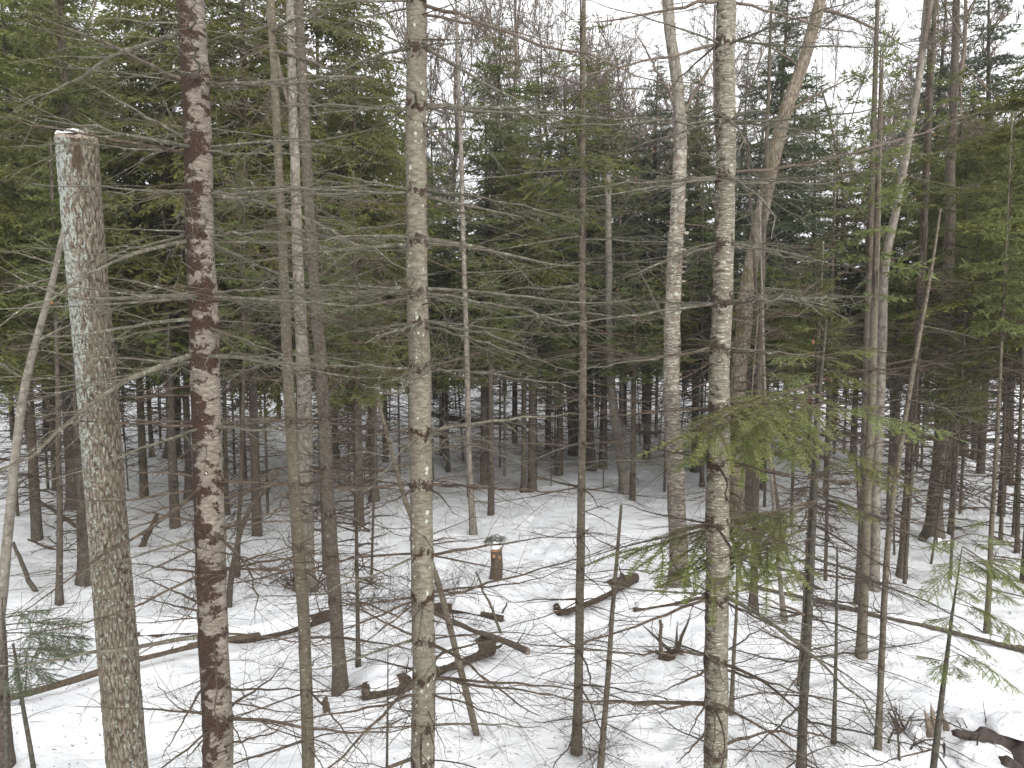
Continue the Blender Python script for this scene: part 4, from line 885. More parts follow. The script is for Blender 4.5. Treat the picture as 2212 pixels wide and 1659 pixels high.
# green boughs -----------------------------------------------------------------
def bough(T, a, b, toward=0.0, protos=None, roll=0.0, k=1.0, name='bough'):
    p0, p1 = unproject(a[0], a[1], T.d), unproject(b[0], b[1], T.d - toward); c, w_ = T.at_z(p0[2]); p0 = np.array([c[0], c[1], p0[2]])
    v = Vector(p1 - p0); L = v.length; q = v.to_track_quat('X', 'Z').to_euler(); s = L / 0.85
    return obj(name, R.choice(protos or NEAR_M), T.e, p0 - T.base, (q.x + roll, q.y - 0.08, q.z), (s, s * R.uniform(0.8, 1.1) * k, s))
for a, b, tw in [((1785, 720), (1850, 690), 0.3), ((1785, 715), (1720, 700), 0.2), ((1780, 760), (1660, 770), 0.3), ((1780, 770), (1890, 745), -0.2), ((1775, 800), (1900, 830), 0.4),
                 ((1772, 820), (1640, 800), -0.3), ((1772, 830), (1540, 880), 1.7), ((1770, 852), (1480, 930), 1.8), ((1756, 1085), (1590, 1180), 0.9), ((1778, 770), (1700, 745), 0.2), ((1778, 775), (1850, 790), 0.3), ((1774, 800), (1690, 830), 0.4), ((1770, 850), (1490, 905), 0.7), ((1770, 860), (1560, 850), 0.2), ((1768, 875), (1660, 930), 0.8), ((1766, 880), (2060, 925), 0.6), ((1766, 900), (1900, 870), 0.1),
                 ((1762, 960), (1950, 1010), 0.5), ((1762, 980), (1990, 1050), 0.7), ((1760, 1000), (1620, 960), 0.3), ((1758, 1080), (1340, 1190), 0.9), ((1756, 1095), (1480, 1150), 0.7),
                 ((1755, 1120), (1600, 1100), 0.3), ((1754, 1140), (1420, 1250), 1.2), ((1754, 1160), (1560, 1220), 0.9), ((1756, 1060), (1900, 1120), 0.4), ((1768, 870), (1700, 1010), 1.2), ((1768, 870), (1480, 985), 1.0), ((1760, 1030), (1840, 980), 0.9)]:
    bough(Mt, a, b, tw * (1.05 if b[0] < 1680 else 0.6), k=0.9)
obj('dead_bough', NEAR_M[0], Mt.e, np.array(unproject(1775, 810, Mt.d)) - Mt.base, (0.3, 0.3, 0.4), (0.2, 0.3, 0.3), 'withered_leaves')
obj('dead_bough', NEAR_M[1], Mt.e, np.array(unproject(1768, 850, Mt.d)) - Mt.base, (0.3, 0.5, 2.6), (0.22, 0.3, 0.3), 'withered_leaves')
for a, b, tw in [((2083, 1150), (2130, 1120), 0.0), ((2080, 1160), (2010, 1180), 0.3), ((2075, 1190), (2220, 1260), 0.3), ((2070, 1210), (1985, 1290), 0.2), ((2062, 1290), (2240, 1380), 0.4), ((2060, 1300), (2150, 1330), 0.5),
                 ((2045, 1430), (1985, 1415), 0.2), ((2050, 1390), (2215, 1495), 0.4), ((2055, 1350), (2160, 1430), 0.2), ((2050, 1400), (2110, 1440), 0.5), ((2075, 1200), (2140, 1240), -0.3), ((2046, 1425), (2090, 1470), 0.4), ((2070, 1220), (2230, 1200), -0.2), ((2088, 1130), (2050, 1120), 0.1), ((2082, 1175), (2150, 1175), 0.3), ((2078, 1200), (2030, 1235), 0.4), ((2085, 1150), (2190, 1170), 0.1), ((2065, 1270), (2110, 1290), 0.5), ((2056, 1330), (2010, 1345), 0.4), ((2046, 1420), (2020, 1470), 0.3), ((2040, 1180), (2240, 1290), 0.0), ((2068, 1240), (2200, 1300), 0.6)]:
    bough(S_, a, b, tw, NEAR_M)
# the small shaded hemlock at lower left
YL = plant('young_hemlock_tree', 'small shaded young hemlock with drooping green boughs at lower left', 'tree', [(4, 1290, 3), (8, 1400, 6), (12, 1500, 8), (14, 1600, 9)], 'dark_sapling_bark', 7.3, 0, 8, 0.06, seed=151)
for a, b, tw in [((6, 1330), (110, 1310), 0.2), ((6, 1350), (175, 1345), 0.3), ((8, 1370), (205, 1370), 0.2), ((10, 1400), (195, 1410), 0.0), ((10, 1430), (110, 1460), 0.6), ((6, 1340), (-80, 1330), 0.2), ((8, 1390), (-90, 1400), 0.2), ((10, 1450), (60, 1500), 0.3)]:
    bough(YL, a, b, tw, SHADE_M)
# thin fir's green top, the straight pole's green top
def top_crown(T, py_top, py_low, Rm, kind, seed):
    z0, z1 = T.at_py(py_low), T.at_py(py_top); c, _ = T.at_z(z0); c1, _ = T.at_z(min(z1, T.P[-1][2])); H = z1 - z0
    me = crown_mesh('crown', H, Rm, 'fir', seed, 'fir_needles', gap=0.30, per=5, fill=0.8)
    v = Vector(c1 - c); obj('crown', me, T.e, c - T.base, Vector((0, 0, 1)).rotation_difference(v).to_euler())
top_crown(N_, 95, 640, 0.85, 'fir', 701); top_crown(H_, -60, 470, 0.8, 'fir', 702)
top_crown(N3, -120, 560, 1.0, 'fir', 703); top_crown(P_, -100, 520, 1.1, 'fir', 704)
# withered leaves still on saplings
def leaf_cluster(n, spread, seed):
    r = np.random.default_rng(seed); mb = MB()
    for i in range(n):
        p = r.normal(0, 1, 3) * spread; d = r.normal(0, 0.5, 3) + np.array([0, 0, -0.8]); d /= np.linalg.norm(d); w_ = np.cross(d, r.normal(0, 1, 3)); w_ /= np.linalg.norm(w_)
        l = r.uniform(0.035, 0.065); nn = np.cross(d, w_)
        v = [p, p + d * l * .35 + w_ * l * .24 + nn * .006, p + d * l * .4, p + d * l * .35 - w_ * l * .24 + nn * .006, p + d * l]
        mb.add(v, None, [[0, 1, 2], [0, 2, 3], [1, 4, 2], [2, 4, 3]])
        mb.tube([p - d * 0.04 + r.normal(0, 0.01, 3), p], [0.0015, 0.001], 3)
    return mb.mesh('withered_leaves', ['withered_leaves'])
for T, px, py, n, spd, dd in [(STEMS[9][0], 520, 1210, 16, 0.13, 0), (STEMS[9][0], 500, 1270, 14, 0.10, 0), (STEMS[9][0], 475, 1150, 6, 0.08, 0), (V_, 128, 650, 7, 0.06, 0), (STEMS[24][0], 1632, 1195, 14, 0.12, 0), (STEMS[24][0], 1645, 1150, 6, 0.08, 0),
                              (D, 1760, 735, 3, 0.15, 0), (J, 1360, 690, 26, 0.35, 0), (J, 1420, 370, 14, 0.4, 0), (N2, 2020, 640, 8, 0.5, 0), (N2, 2130, 330, 6, 0.3, 0), (N2, 1990, 500, 6, 0.5, 0), (N2, 2040, 330, 6, 0.5, 0)]:
    p = unproject(px, py, T.d); o = obj('withered_leaves', leaf_cluster(n, spd, int(px)), T.e, p - T.base); o['kind'] = 'stuff'
# hardwood crowns over the stems that carry them
for T, py, H, sc in [(K, 20, 7, 1.0), (J, 120, 8, 1.0), (N2, 120, 7, 0.9), (Q, 320, 8, 1.0), (G, 260, 7, 0.9)]:
    z = T.at_py(py); c, w_ = T.at_z(z); k = H / 9.0
    obj('crown', R.choice(BARE), T.e, c - T.base, (R.uniform(-.1, .1), R.uniform(-.1, .1), R.uniform(0, 6)), (k, k, k))
photo_limb(K, (1690, 245), (1870, 155), 0.03, 0.0, 7, 0.0, 12, 'hardwood_twig_bark'); photo_limb(K, (1735, 145), (1590, 60), 0.02, 0.2, 6, 0, 10, 'hardwood_twig_bark'); photo_limb(K, (1760, 20), (1990, 120), 0.05, 0, 8, 0, 16, 'hardwood_twig_bark')
photo_limb(J, (1440, 715), (1370, 560), -0.02, 0.1, 9, 0, 6, 'brown_grey_bark'); photo_limb(J, (1470, 240), (1370, 60), 0.0, 0.1, 9, 0, 14, 'hardwood_twig_bark'); photo_limb(J, (1475, 250), (1600, 40), 0.0, 0.1, 10, 0, 14, 'hardwood_twig_bark')
# crowns (and dead lower limbs) over the middle-distance boles
for i, (T, nl, top) in enumerate(STEMS):
    if top >= 6 and T.d > 10 and i not in (14, 24, 25, 26):
        zc = R.uniform(4.6, 6.2) if top >= 10 else T.P[-1][2] * R.uniform(0.55, 0.7); c, w_ = T.at_z(zc); c1, _ = T.at_z(T.P[-1][2]); H = T.P[-1][2] - zc; kind = R.choice(['fir', 'hemlock', 'fir', 'hemlock']) if top >= 10 else 'young'
        k = H / (9.0 if top >= 10 else 4.0); rk = max(k, 0.2) ** 0.6 * 0.8
        if not (930 < T.px[-1][0] < 1560 and False):
            obj('crown', R.choice(CROWNS[kind]), T.e, c - T.base, (0, 0, R.uniform(0, 6)), (rk, rk, k))
        o = obj('lower_twigs', R.choice(TWIGS), T.e, (0, 0, 0.4), (0, 0, R.uniform(0, 6)), (0.9, 0.9, 0.9)); o['kind'] = 'stuff'

# ------------------------------------------------------------------ crowns that make the green wall
# (px of the stem, distance, py of the top, py where the green starts, kind, width factor)
WALL = [(365, 18, -260, 640, 'hemlock', 1.1), (545, 17, -260, 560, 'hemlock', 1.0), (110, 22, -200, 760, 'hemlock', 1.2), (60, 17, -160, 760, 'hemlock', 1.25), (-120, 14, -160, 740, 'hemlock', 1.1), (300, 21, -60, 770, 'hemlock', 1.25), (215, 27, 120, 780, 'fir', 1.2),
        (520, 23, -120, 770, 'hemlock', 1.3), (700, 20, -200, 780, 'hemlock', 1.15), (770, 18, -120, 560, 'hemlock', 0.95), (600, 34, 60, 800, 'fir', 1.2), (430, 30, -20, 790, 'fir', 1.3), (830, 26, 90, 790, 'fir', 1.4), (20, 30, 40, 780, 'fir', 1.2), (140, 36, 100, 780, 'fir', 1.2),
        (885, 31, 260, 790, 'fir', 1.1), (1045, 23, 20, 780, 'fir', 1.7), (960, 27, 330, 780, 'fir', 1.1), (1112, 29, 230, 780, 'hemlock', 1.0), (1185, 27, 110, 780, 'fir', 1.5), (1245, 31, 250, 780, 'fir', 1.1), (1305, 25, 170, 780, 'fir', 1.4), (1400, 26, 90, 780, 'spruce', 1.65),
        (1350, 33, 230, 790, 'hemlock', 1.0), (1445, 31, 260, 790, 'fir', 1.1), (1508, 26, 160, 780, 'fir', 1.45), (1575, 30, 110, 790, 'spruce', 1.3), (1655, 22, -120, 700, 'spruce', 1.4), (1700, 28, 60, 780, 'fir', 1.2), (1752, 25, 130, 780, 'fir', 1.15), (1805, 31, 250, 790, 'fir', 1.15),
        (1850, 26, 300, 780, 'hemlock', 1.0), (1940, 24, 330, 780, 'hemlock', 1.0), (1985, 26, -120, 780, 'spruce', 1.45), (2060, 22, 180, 770, 'hemlock', 1.0), (2130, 24, -140, 760, 'spruce', 1.5), (2180, 19, 220, 740, 'hemlock', 1.15), (2250, 14, 60, 690, 'hemlock', 1.15), (2330, 18, -40, 740, 'hemlock', 1.2),
        (1150, 22, 480, 780, 'young', 1.2), (1370, 21, 520, 780, 'young', 1.2), (1060, 19, 560, 790, 'young', 1.1), (1290, 45, 120, 790, 'fir', 1.0), (1090, 42, 130, 790, 'spruce', 1.1), (940, 40, 220, 790, 'spruce', 1.1), (1480, 42, 150, 790, 'fir', 1.1), (1210, 24, 420, 780, 'hemlock', 0.9), (1620, 19, 520, 780, 'young', 1.2)]
MARKS = [(-900, 'the left edge'), (185, 'the sawn-off trunk'), (430, 'the blotched fir'), (608, 'the slim fir pole'), (672, 'the left-leaning fir'), (903, 'the spotted fir'), (1257, 'the straight pole'), (1462, 'the paper birch'), (1560, 'the silvery fir'), (1890, 'the thin fir'), (2040, 'the big dark trunk'), (3200, 'the right edge')]
ORD = ['first', 'second', 'third', 'fourth', 'fifth', 'sixth', 'seventh', 'eighth', 'ninth', 'tenth', 'eleventh', 'twelfth', 'thirteenth', 'fourteenth', 'fifteenth', 'sixteenth']
def place_labels(items):
    """items: (px, phrase); says between which two stems each shows, and its order there"""
    out, gaps = {}, {}
    for i, (px, ph) in enumerate(items):
        k = max(j for j, (x, _) in enumerate(MARKS) if x <= px); gaps.setdefault((k, ph), []).append((px, i))
    for (k, ph), lst in gaps.items():
        for n_, (px, i) in enumerate(sorted(lst)):
            a, b = MARKS[k][1], MARKS[k + 1][1]; t = f'{ph} between {a} and {b}'
            if len(lst) > 1: t += f', {ORD[n_]} from left'
            out[i] = t
    return out
WL = place_labels([(w[0], {'hemlock': 'broad green hemlock', 'fir': 'layered green fir', 'spruce': 'dark pointed spruce', 'young': 'low young fir'}[w[4]]) for w in WALL])
for wi, (px, d, pt, pb, kind, rs) in enumerate(WALL):
    top = unproject(px, pt, d)[2]; p = unproject(px, 800, d); zc = max(2.0 if kind == 'young' else 3.2, unproject(px, pb, d)[2]) + R.uniform(-.3, .3)
    conifer(p[0], d, zc, max(top, zc + 2), kind, WL[wi], {'hemlock': 'hemlocks in the green wall', 'fir': 'firs in the green wall', 'spruce': 'spruces against the sky', 'young': 'low young firs'}[kind],
            {'hemlock': 'hemlock_tree', 'fir': 'fir_tree', 'spruce': 'spruce_tree', 'young': 'young_fir_tree'}[kind], R.uniform(0.09, 0.15), True, rs)

# low shaded firs and hemlocks filling in under the tall crowns
UNDER = [(950, 27), (1010, 21), (1080, 25), (1200, 24), (1340, 26), (1440, 22), (1500, 25), (500, 24), (570, 19), (640, 27), (750, 22), (800, 27), (860, 24), (250, 25), (340, 28), (460, 33), (1660, 20), (1720, 18), (1790, 21), (1830, 27), (1930, 19), (2000, 25), (2090, 19), (2160, 24), (2210, 17), (90, 22), (20, 19)]
UL = place_labels([(u[0], 'low shaded young hemlock') for u in UNDER])
for wi, (px, d) in enumerate(UNDER):
    p = unproject(px, 800, d); H = unproject(px, R.uniform(440, 640), d)[2]; zc = max(2.2, unproject(px, R.uniform(760, 810), d)[2]); H = max(H, zc + 2.2); k = (H - zc) / 4.0
    e = empty('young_hemlock_tree', (p[0], d, float(base_h(p[0], d))), UL[wi], 'tree', 'low young hemlocks under the tall crowns', R.uniform(0, 6))
    obj('trunk', R.choice(BOLES), e, (0, 0, -0.2), (0, 0, R.uniform(0, 6)), (0.4, 0.4, (zc + 0.8) / 8), 'deep_wood_bark')
    obj('crown', R.choice(CROWNS['under']), e, (0, 0, zc), (0, 0, R.uniform(0, 6)), (k ** 0.5 * 1.15, k ** 0.5 * 1.15, k))
    o = obj('lower_twigs', R.choice(TWIGS_THIN), e, (0, 0, 0.3), (0, 0, R.uniform(0, 6)), (1, 1, zc / 4)); o['kind'] = 'stuff'
# random trees deeper in the wood
XS = [-400, 0, 80, 200, 300, 420, 860, 930, 1000, 1100, 1250, 1400, 1500, 1580, 1640, 1760, 1830, 1900, 2000, 2212, 2700]
YS = [0, 60, 160, 40, 120, 0, 40, 260, 220, 270, 300, 240, 330, 200, 60, 200, 330, 260, 120, 60, 0]
def px_of(x, y, z):
    f = y * cp - (z - CAM_H) * sp; u = (z - CAM_H) * cp + y * sp
    return 1106 + FOC * x / f, 829.5 - FOC * u / f
placed = [(T.base[0], T.base[1]) for T, _, _ in STEMS]
def free(x, y, m): return all((x - a) ** 2 + (y - b) ** 2 > m * m for a, b in placed)
n = 0
while n < 42:
    y = 30 + 48 * R.random() ** 0.8; x = R.uniform(-0.82, 0.82) * y + R.uniform(-3, 3)
    px, _ = px_of(x, y, 0); py = px_of(x, y, 0)[1]
    if not free(x, y, 1.3): continue
    if y < 26 and 840 < px < 1560: continue                  # the open snow in the middle
    placed.append((x, y)); n += 1
    kind = R.choice(['fir', 'fir', 'hemlock', 'hemlock', 'spruce']); sk = float(np.interp(px, XS, YS)); tp = sk + R.uniform(20, 330)
    H = max(8.0, min(19.0, unproject(px, tp, y)[2])); zc = R.uniform(2.8, 5.2)
    conifer(x, y, zc, H, kind, 'conifer with a bare dark bole and green crown deep in the snowy wood', 'conifers deep in the wood', 'conifer_tree', R.uniform(0.06, 0.14), True, R.uniform(0.7, 1.0))
n = 0
while n < 125:                                                # thin suppressed poles
    y = 13 + 34 * R.random(); x = R.uniform(-0.8, 0.8) * y if n % 2 else R.uniform(-0.3, 0.6) * y; px, py = px_of(x, y, 0)
    if not free(x, y, 0.7) or (y < 22 and 820 < px < 1560): continue
    placed.append((x, y)); n += 1; h = R.uniform(4.5, 8.5)
    e = empty('sapling', (x, y, float(base_h(x, y))), 'thin dark suppressed pole with dead side twigs deep in the wood', 'sapling', 'thin poles deep in the wood')
    rr = R.uniform(0.016, 0.035)
    obj('trunk', R.choice(BOLES), e, (0, 0, -0.2), (R.gauss(0, .04), R.gauss(0, .04), R.uniform(0, 6)), (rr * 10, rr * 10, h / 8), 'deep_wood_bark')
    o = obj('lower_twigs', R.choice(TWIGS_THIN), e, (0, 0, 0.3), (0, 0, R.uniform(0, 6)), (1, 1, h / 4.6)); o['kind'] = 'stuff'
    if R.random() < 0.35: obj('crown', R.choice(CROWNS['young']), e, (0, 0, h * 0.55), (0, 0, R.uniform(0, 6)), (0.7, 0.7, h * 0.5 / 4))
# leafless hardwoods showing against the sky
HW = [(150, 24, 22, 14), (1975, 34, 20, 12), (2095, 30, 22, 14), (1320, 42, 12, 11), (1550, 40, 14, 12), (1190, 46, 10, 11), (940, 44, 12, 11), (1480, 46, 12, 11), (1620, 44, 14, 12), (1830, 42, 12, 11), (2170, 40, 14, 12), (230, 40, 12, 11),
      (870, 50, 12, 12), (1090, 52, 10, 11), (1260, 50, 12, 12), (1390, 54, 12, 12), (1700, 50, 12, 12), (1880, 48, 12, 12), (1010, 58, 12, 12), (1150, 60, 12, 12), (1430, 60, 12, 12), (1790, 58, 12, 12), (720, 44, 12, 12), (40, 44, 12, 12), (2040, 44, 12, 12), (1340, 66, 12, 13), (1220, 70, 12, 13), (930, 68, 12, 13), (960, 26, 7, 9), (1090, 24, 6, 9), (1210, 27, 7, 9), (1345, 25, 6, 9), (1420, 30, 8, 9), (1540, 26, 7, 9), (1660, 28, 7, 9), (1810, 27, 7, 9), (900, 30, 7, 9), (1130, 33, 8, 9), (1290, 36, 8, 9), (240, 30, 8, 9), (1560, 66, 12, 13), (1860, 64, 12, 13)]
HL = place_labels([(h[0], 'slim near bare hardwood' if h[1] < 38 else 'far leafless hardwood') for h in HW])
for i, (px, d, w_, H0) in enumerate(HW):
    p = unproject(px, 780, d); z0 = float(base_h(p[0], d)); r_ = w_ / FOC * d * 0.5
    e = empty('hardwood_tree', (p[0], d, z0), ['tall pale grey hardwood behind the top of the sawn-off trunk', 'pale straight hardwood at upper right left of the thicker one', 'thick pale hardwood rising at upper right'][i] if i < 3 else HL[i], 'tree', None if i < 3 else 'bare hardwoods against the sky')
    zc = R.uniform(6, 9)
    obj('trunk', R.choice(BOLES), e, (0, 0, -0.3), (0, 0, R.uniform(0, 6)), (r_ * 10, r_ * 10, (zc + 0.4) / 8), 'pale_hardwood_bark')
    k = R.uniform(9, 12) / 9; o = obj('crown', R.choice(BARE_FAR if d > 29 else BARE), e, (0, 0, zc), (R.gauss(0, .06), R.gauss(0, .06), R.uniform(0, 6)), (k, k, k), None)

# the wood beyond: one far mass of conifers
rf = np.random.default_rng(77); fm = MB()
for i in range(110):
    y = rf.uniform(80, 150); x = rf.uniform(-1, 1) * y * 0.95; H = rf.uniform(8, 14); z0 = float(base_h(x, y)); zc = rf.uniform(1.5, 5); Rm = rf.uniform(1.2, 2.2)
    fm.tube([(x, y, z0 - .2), (x, y, z0 + H)], [0.14, 0.03], 4, mat=1)
    m = 260; t = rf.random(m); z = z0 + zc + (H - zc) * t; a = rf.uniform(0, 6.283, m); rr = Rm * (1 - t) ** 0.8 * np.sqrt(rf.random(m)) + 0.05
    c = np.stack([x + rr * np.cos(a), y + rr * np.sin(a), z], 1); d = np.stack([np.cos(a), np.sin(a), rf.normal(-0.25, 0.25, m)], 1); l = rf.uniform(0.3, 0.75, m)[:, None]
    w_ = np.cross(d, (0, 0, 1.0)) * 0.22 + np.array([0, 0, 1.0]) * rf.normal(0, 0.1, m)[:, None]
    v = np.stack([c, c + d * l * .5 + w_ * l, c + d * l, c + d * l * .5 - w_ * l], 1).reshape(-1, 3); fm.add(v, np.arange(4 * m).reshape(-1, 4))
o = obj('far_forest', fm.mesh('far_forest', ['spruce_needles', 'deep_wood_bark'], smooth=False)); tag(o, 'far dark mass of conifers closing off the wood', 'forest', None, 'stuff')

# ------------------------------------------------------------------ fallen logs, stump, brush
def log(name, label, pix, bark_m, cap=0.7, cap_h=0.07, ends=('rotten_bark', 'rotten_bark'), lump=0.12, seed=0, bank=0.10, cat='log', lift=0.95, snow=None, elev=None):
    """pix: (px, py, width px) along the log's middle, lying on the snow; elev: height of the middle over the snow at each"""
    P, W = [], []
    for i, (x, y, w) in enumerate(pix):
        g = ground_at(x, y); w_ = w / FOC * depth_of(g) * 0.5; h = elev[i] if elev else w_ * lift
        # the middle is h above the snow: move toward the camera so that it still sits on its sight line
        for _ in range(4):
            t = (CAM_H - (g[2])) ; f = h / max(t, 0.5); q = np.array([g[0] * (1 - f), g[1] * (1 - f), 0]); zz = float(base_h(q[0], q[1])) + h
        P.append([q[0], q[1], zz]); W.append(w_)
    P, W = np.array(P), np.array(W); base = np.array([P[:, 0].mean(), P[:, 1].mean(), float(base_h(P[:, 0].mean(), P[:, 1].mean()))])
    e = empty(name, base, label, cat)
    pw = smooth_path(np.hstack([P, W[:, None]]), 0.05); loc = pw[:, :3] - base; k = len(loc); sides = 16
    t = np.gradient(loc, axis=0); t /= np.linalg.norm(t, axis=1)[:, None]; u = np.cross(t, (0, 0, 1.0)); u /= np.linalg.norm(u, axis=1)[:, None]; v = np.cross(u, t)
    an = np.arange(sides) * 2 * PI / sides; s = np.concatenate([[0], np.cumsum(np.linalg.norm(np.diff(loc, axis=0), axis=1))]); A, S = np.meshgrid(an, s)
    rr = pw[:, 3][:, None] * (1 + lump * 2 * fbm(np.cos(A) * 1.8 + seed, S * 5 + np.sin(A) * 1.8, 4, seed))
    ring = loc[:, None] + rr[..., None] * (np.cos(A)[..., None] * u[:, None] + np.sin(A)[..., None] * v[:, None])
    i = np.arange(k - 1)[:, None] * sides; j = np.arange(sides)[None]; j2 = (j + 1) % sides; mb = MB()
    q = np.stack([i + j, i + j2, i + sides + j2, i + sides + j], -1).reshape(-1, 4); mb.add(ring.reshape(-1, 3), q)
    obj('bole', mb.mesh('log', [bark_m]), e)
    for end, idx, sg in ((0, 0, -1), (1, -1, 1)):
        d = rough_disc(pw[idx, 3] * 0.97, seed + end, 0.03, 16); a = obj('cut_end', d.mesh('cut_end', [ends[end]]), e, loc[idx] + t[idx] * sg * 0.012)
        a.rotation_euler = Vector(t[idx] * sg).to_track_quat('Z', 'Y').to_euler()
    for q_ in range(7 if bark_m in ('rotten_bark', 'log_bark') else 0):
        idx = 0 if q_ % 2 else -1; a_ = R.uniform(0, 6.28); o_ = loc[idx] + (u[idx] * math.cos(a_) + v[idx] * math.sin(a_)) * pw[idx, 3] * 0.7
        sp_o = obj('splinter', splinter(pw[idx, 3] * R.uniform(0.8, 2.2), pw[idx, 3] * R.uniform(0.15, 0.35), 0.5, seed * 9 + q_, 'splintered_wood' if q_ % 3 else 'rotten_bark'), e, o_ - t[idx] * (0.05 if idx else -0.05))
        sp_o.rotation_euler = Vector(t[idx] * (-1 if idx == 0 else 1) + np.array([R.uniform(-.2, .2), R.uniform(-.2, .2), R.uniform(-.1, .2)])).to_track_quat('Z', 'Y').to_euler()
    for q_ in range(3 if lump > 0.04 else 0):
        k_i = R.randint(2, k - 3); mm = MB(); dr_ = u[k_i] * R.uniform(-1, 1) + v[k_i] * R.uniform(0.2, 1); mm.tube(curve_pts(loc[k_i], dr_, R.uniform(0.12, 0.45), 4, (0, 0, 0.1), 0.05, np.random.default_rng(seed + q_)), np.linspace(0.014, 0.005, 5), 5, cap=True)
        obj('branch_stub', mm.mesh('branch_stub', [bark_m]), e)
    for (a0, a1) in (snow or [(0.04, 0.96)]) if cap else []:
        i0, i1 = int(a0 * (k - 1)), int(a1 * (k - 1)); m = i1 - i0 + 1
        if m < 4: continue
        L = loc[i0:i1 + 1]; tt = np.linspace(0, 1, m); env = np.clip(np.minimum(tt, 1 - tt) * m * 0.05 / 0.12, 0, 1) ** 0.5; env = env * (0.75 + 0.8 * (fbm(s[i0:i1 + 1] * 2.5 + seed, s[i0:i1 + 1] * 0, 3, seed + 3) + 0.15))
        na = 11; ang = np.linspace(0, PI, na); h = (cap_h * np.clip(env, 0.06, 2))[:, None]; wv = (pw[i0:i1 + 1, 3] * cap * (0.8 + 0.5 * env))[:, None]
        co = np.sign(np.cos(ang)) * np.abs(np.cos(ang)) ** 0.8
        V = L[:, None] + (wv * co[None])[..., None] * u[i0:i1 + 1][:, None]; V[..., 2] += pw[i0:i1 + 1, 3][:, None] * 0.62 + h * (np.sin(ang)[None] ** 0.8) * 1.6 - (np.abs(co) * pw[i0:i1 + 1, 3][:, None] * 0.25)
        V += 0.012 * np.stack([fbm(V[..., 0] * 9, V[..., 1] * 9 + n_, 2, 4 + n_) for n_ in range(3)], -1)
        ii = np.arange(m - 1)[:, None] * na; jj = np.arange(na - 1)[None]; sb = MB()
        sb.add(V.reshape(-1, 3), np.stack([ii + jj, ii + na + jj, ii + na + jj + 1, ii + jj + 1], -1).reshape(-1, 4)); obj('snow_cap', sb.mesh('snow_cap', ['snow']), e)
    dv = np.array([P[-1, 0] - P[0, 0], P[-1, 1] - P[0, 1]]); nv = np.array([-dv[1], dv[0]]) / np.linalg.norm(dv); nv = nv if nv[1] > 0 else -nv
    if bank:
        for a, b in zip(P[:-1], P[1:]): RIDGES.append((a[0] + nv[0] * (W.mean() + 0.3), a[1] + nv[1] * (W.mean() + 0.3), b[0] + nv[0] * (W.mean() + 0.3), b[1] + nv[1] * (W.mean() + 0.3), bank / max(1, len(P) - 2) * 1.3, 0.24))
    return e, loc, pw

log('fallen_log', 'long thin fallen trunk running from the left edge behind the two big left trunks', [(-5, 1512, 14), (150, 1470, 15), (300, 1424, 14), (435, 1392, 13), (560, 1370, 11)], 'log_bark', 0.5, 0.03, seed=1, bank=0.06, elev=[0.12, 0.14, 0.14, 0.16, 0.18], snow=[(0.5, 0.72)])
log('fallen_log', 'rotten broken log under thick snow, just behind the two left trunks', [(296, 1374, 12), (430, 1362, 14), (500, 1382, 24), (590, 1366, 26), (712, 1326, 24)], 'rotten_bark', 1.1, 0.10, seed=2, bank=0.16, snow=[(0.02, 0.40), (0.46, 0.9)], lump=0.2)
log('fallen_log', 'dark hollow rotten log with a snow heap, passing behind the lichen-spotted trunk', [(785, 1492, 36), (850, 1486, 38), (900, 1464, 36), (960, 1434, 42), (1056, 1390, 44)], 'rotten_bark', 0.8, 0.07, seed=3, bank=0.14, snow=[(0.02, 0.24), (0.3, 0.45), (0.5, 0.9)], lump=0.24)
obj_l, loc_, _ = log('fallen_log', 'snow-topped dark log with peeling bark flaps, between the two slender poles', [(1204, 1316, 26), (1260, 1296, 36), (1320, 1272, 34), (1372, 1248, 20)], 'rotten_bark', 1.0, 0.10, seed=4, bank=0.18, snow=[(0.0, 0.55)], lump=0.18)
for i, fx in enumerate((0.45, 0.62, 0.8)):
    q = loc_[int(fx * (len(loc_) - 1))]; obj('bark_flap', splinter(0.16, 0.05, 0.25, 20 + i, 'log_bark'), obj_l, q + np.array([0, -0.02, 0.07]), (0.3, R.uniform(0.3, 0.9), R.uniform(0, 3)))
log('fallen_log', 'thin dark log lying toward the foot of the silvery fir', [(1370, 1316, 10), (1450, 1302, 14), (1532, 1286, 16)], 'rotten_bark', 0.7, 0.05, seed=5, bank=0.08)
log('cut_pole', 'cut pole with a round sawn end, lying over the hollow log in the middle', [(930, 1318, 8), (1035, 1363, 11), (1085, 1386, 12), (1140, 1409, 15)], 'brown_grey_bark', 0.3, 0.015, ('rotten_bark', 'grey_cut_wood'), 0.05, 6, 0.0, elev=[0.42, 0.36, 0.30, 0.24], snow=[(0.4, 0.6)])
log('fallen_log', 'half-buried grey log and snow lump right of the leaning dead pole', [(925, 1316, 26), (985, 1312, 22), (1030, 1326, 14), (1085, 1338, 16)], 'rotten_bark', 1.1, 0.13, seed=7, bank=0.2, lump=0.2, snow=[(0.3, 0.75)])
log('fallen_log', 'long straight fallen trunk sloping down to the right edge', [(1600, 1262, 10), (1740, 1290, 11), (1872, 1322, 12), (2022, 1356, 13), (2240, 1412, 15)], 'brown_grey_bark', 0.6, 0.035, seed=8, bank=0.08, lift=1.3, lump=0.05)
log('fallen_log', 'far fallen trunk lying level across the right of the wood', [(1690, 930, 9), (1850, 934, 10), (2020, 940, 10), (2260, 952, 11)], 'deep_wood_bark', 0.5, 0.04, seed=9, bank=0.0, elev=[0.5, 0.45, 0.45, 0.5], lump=0.05)
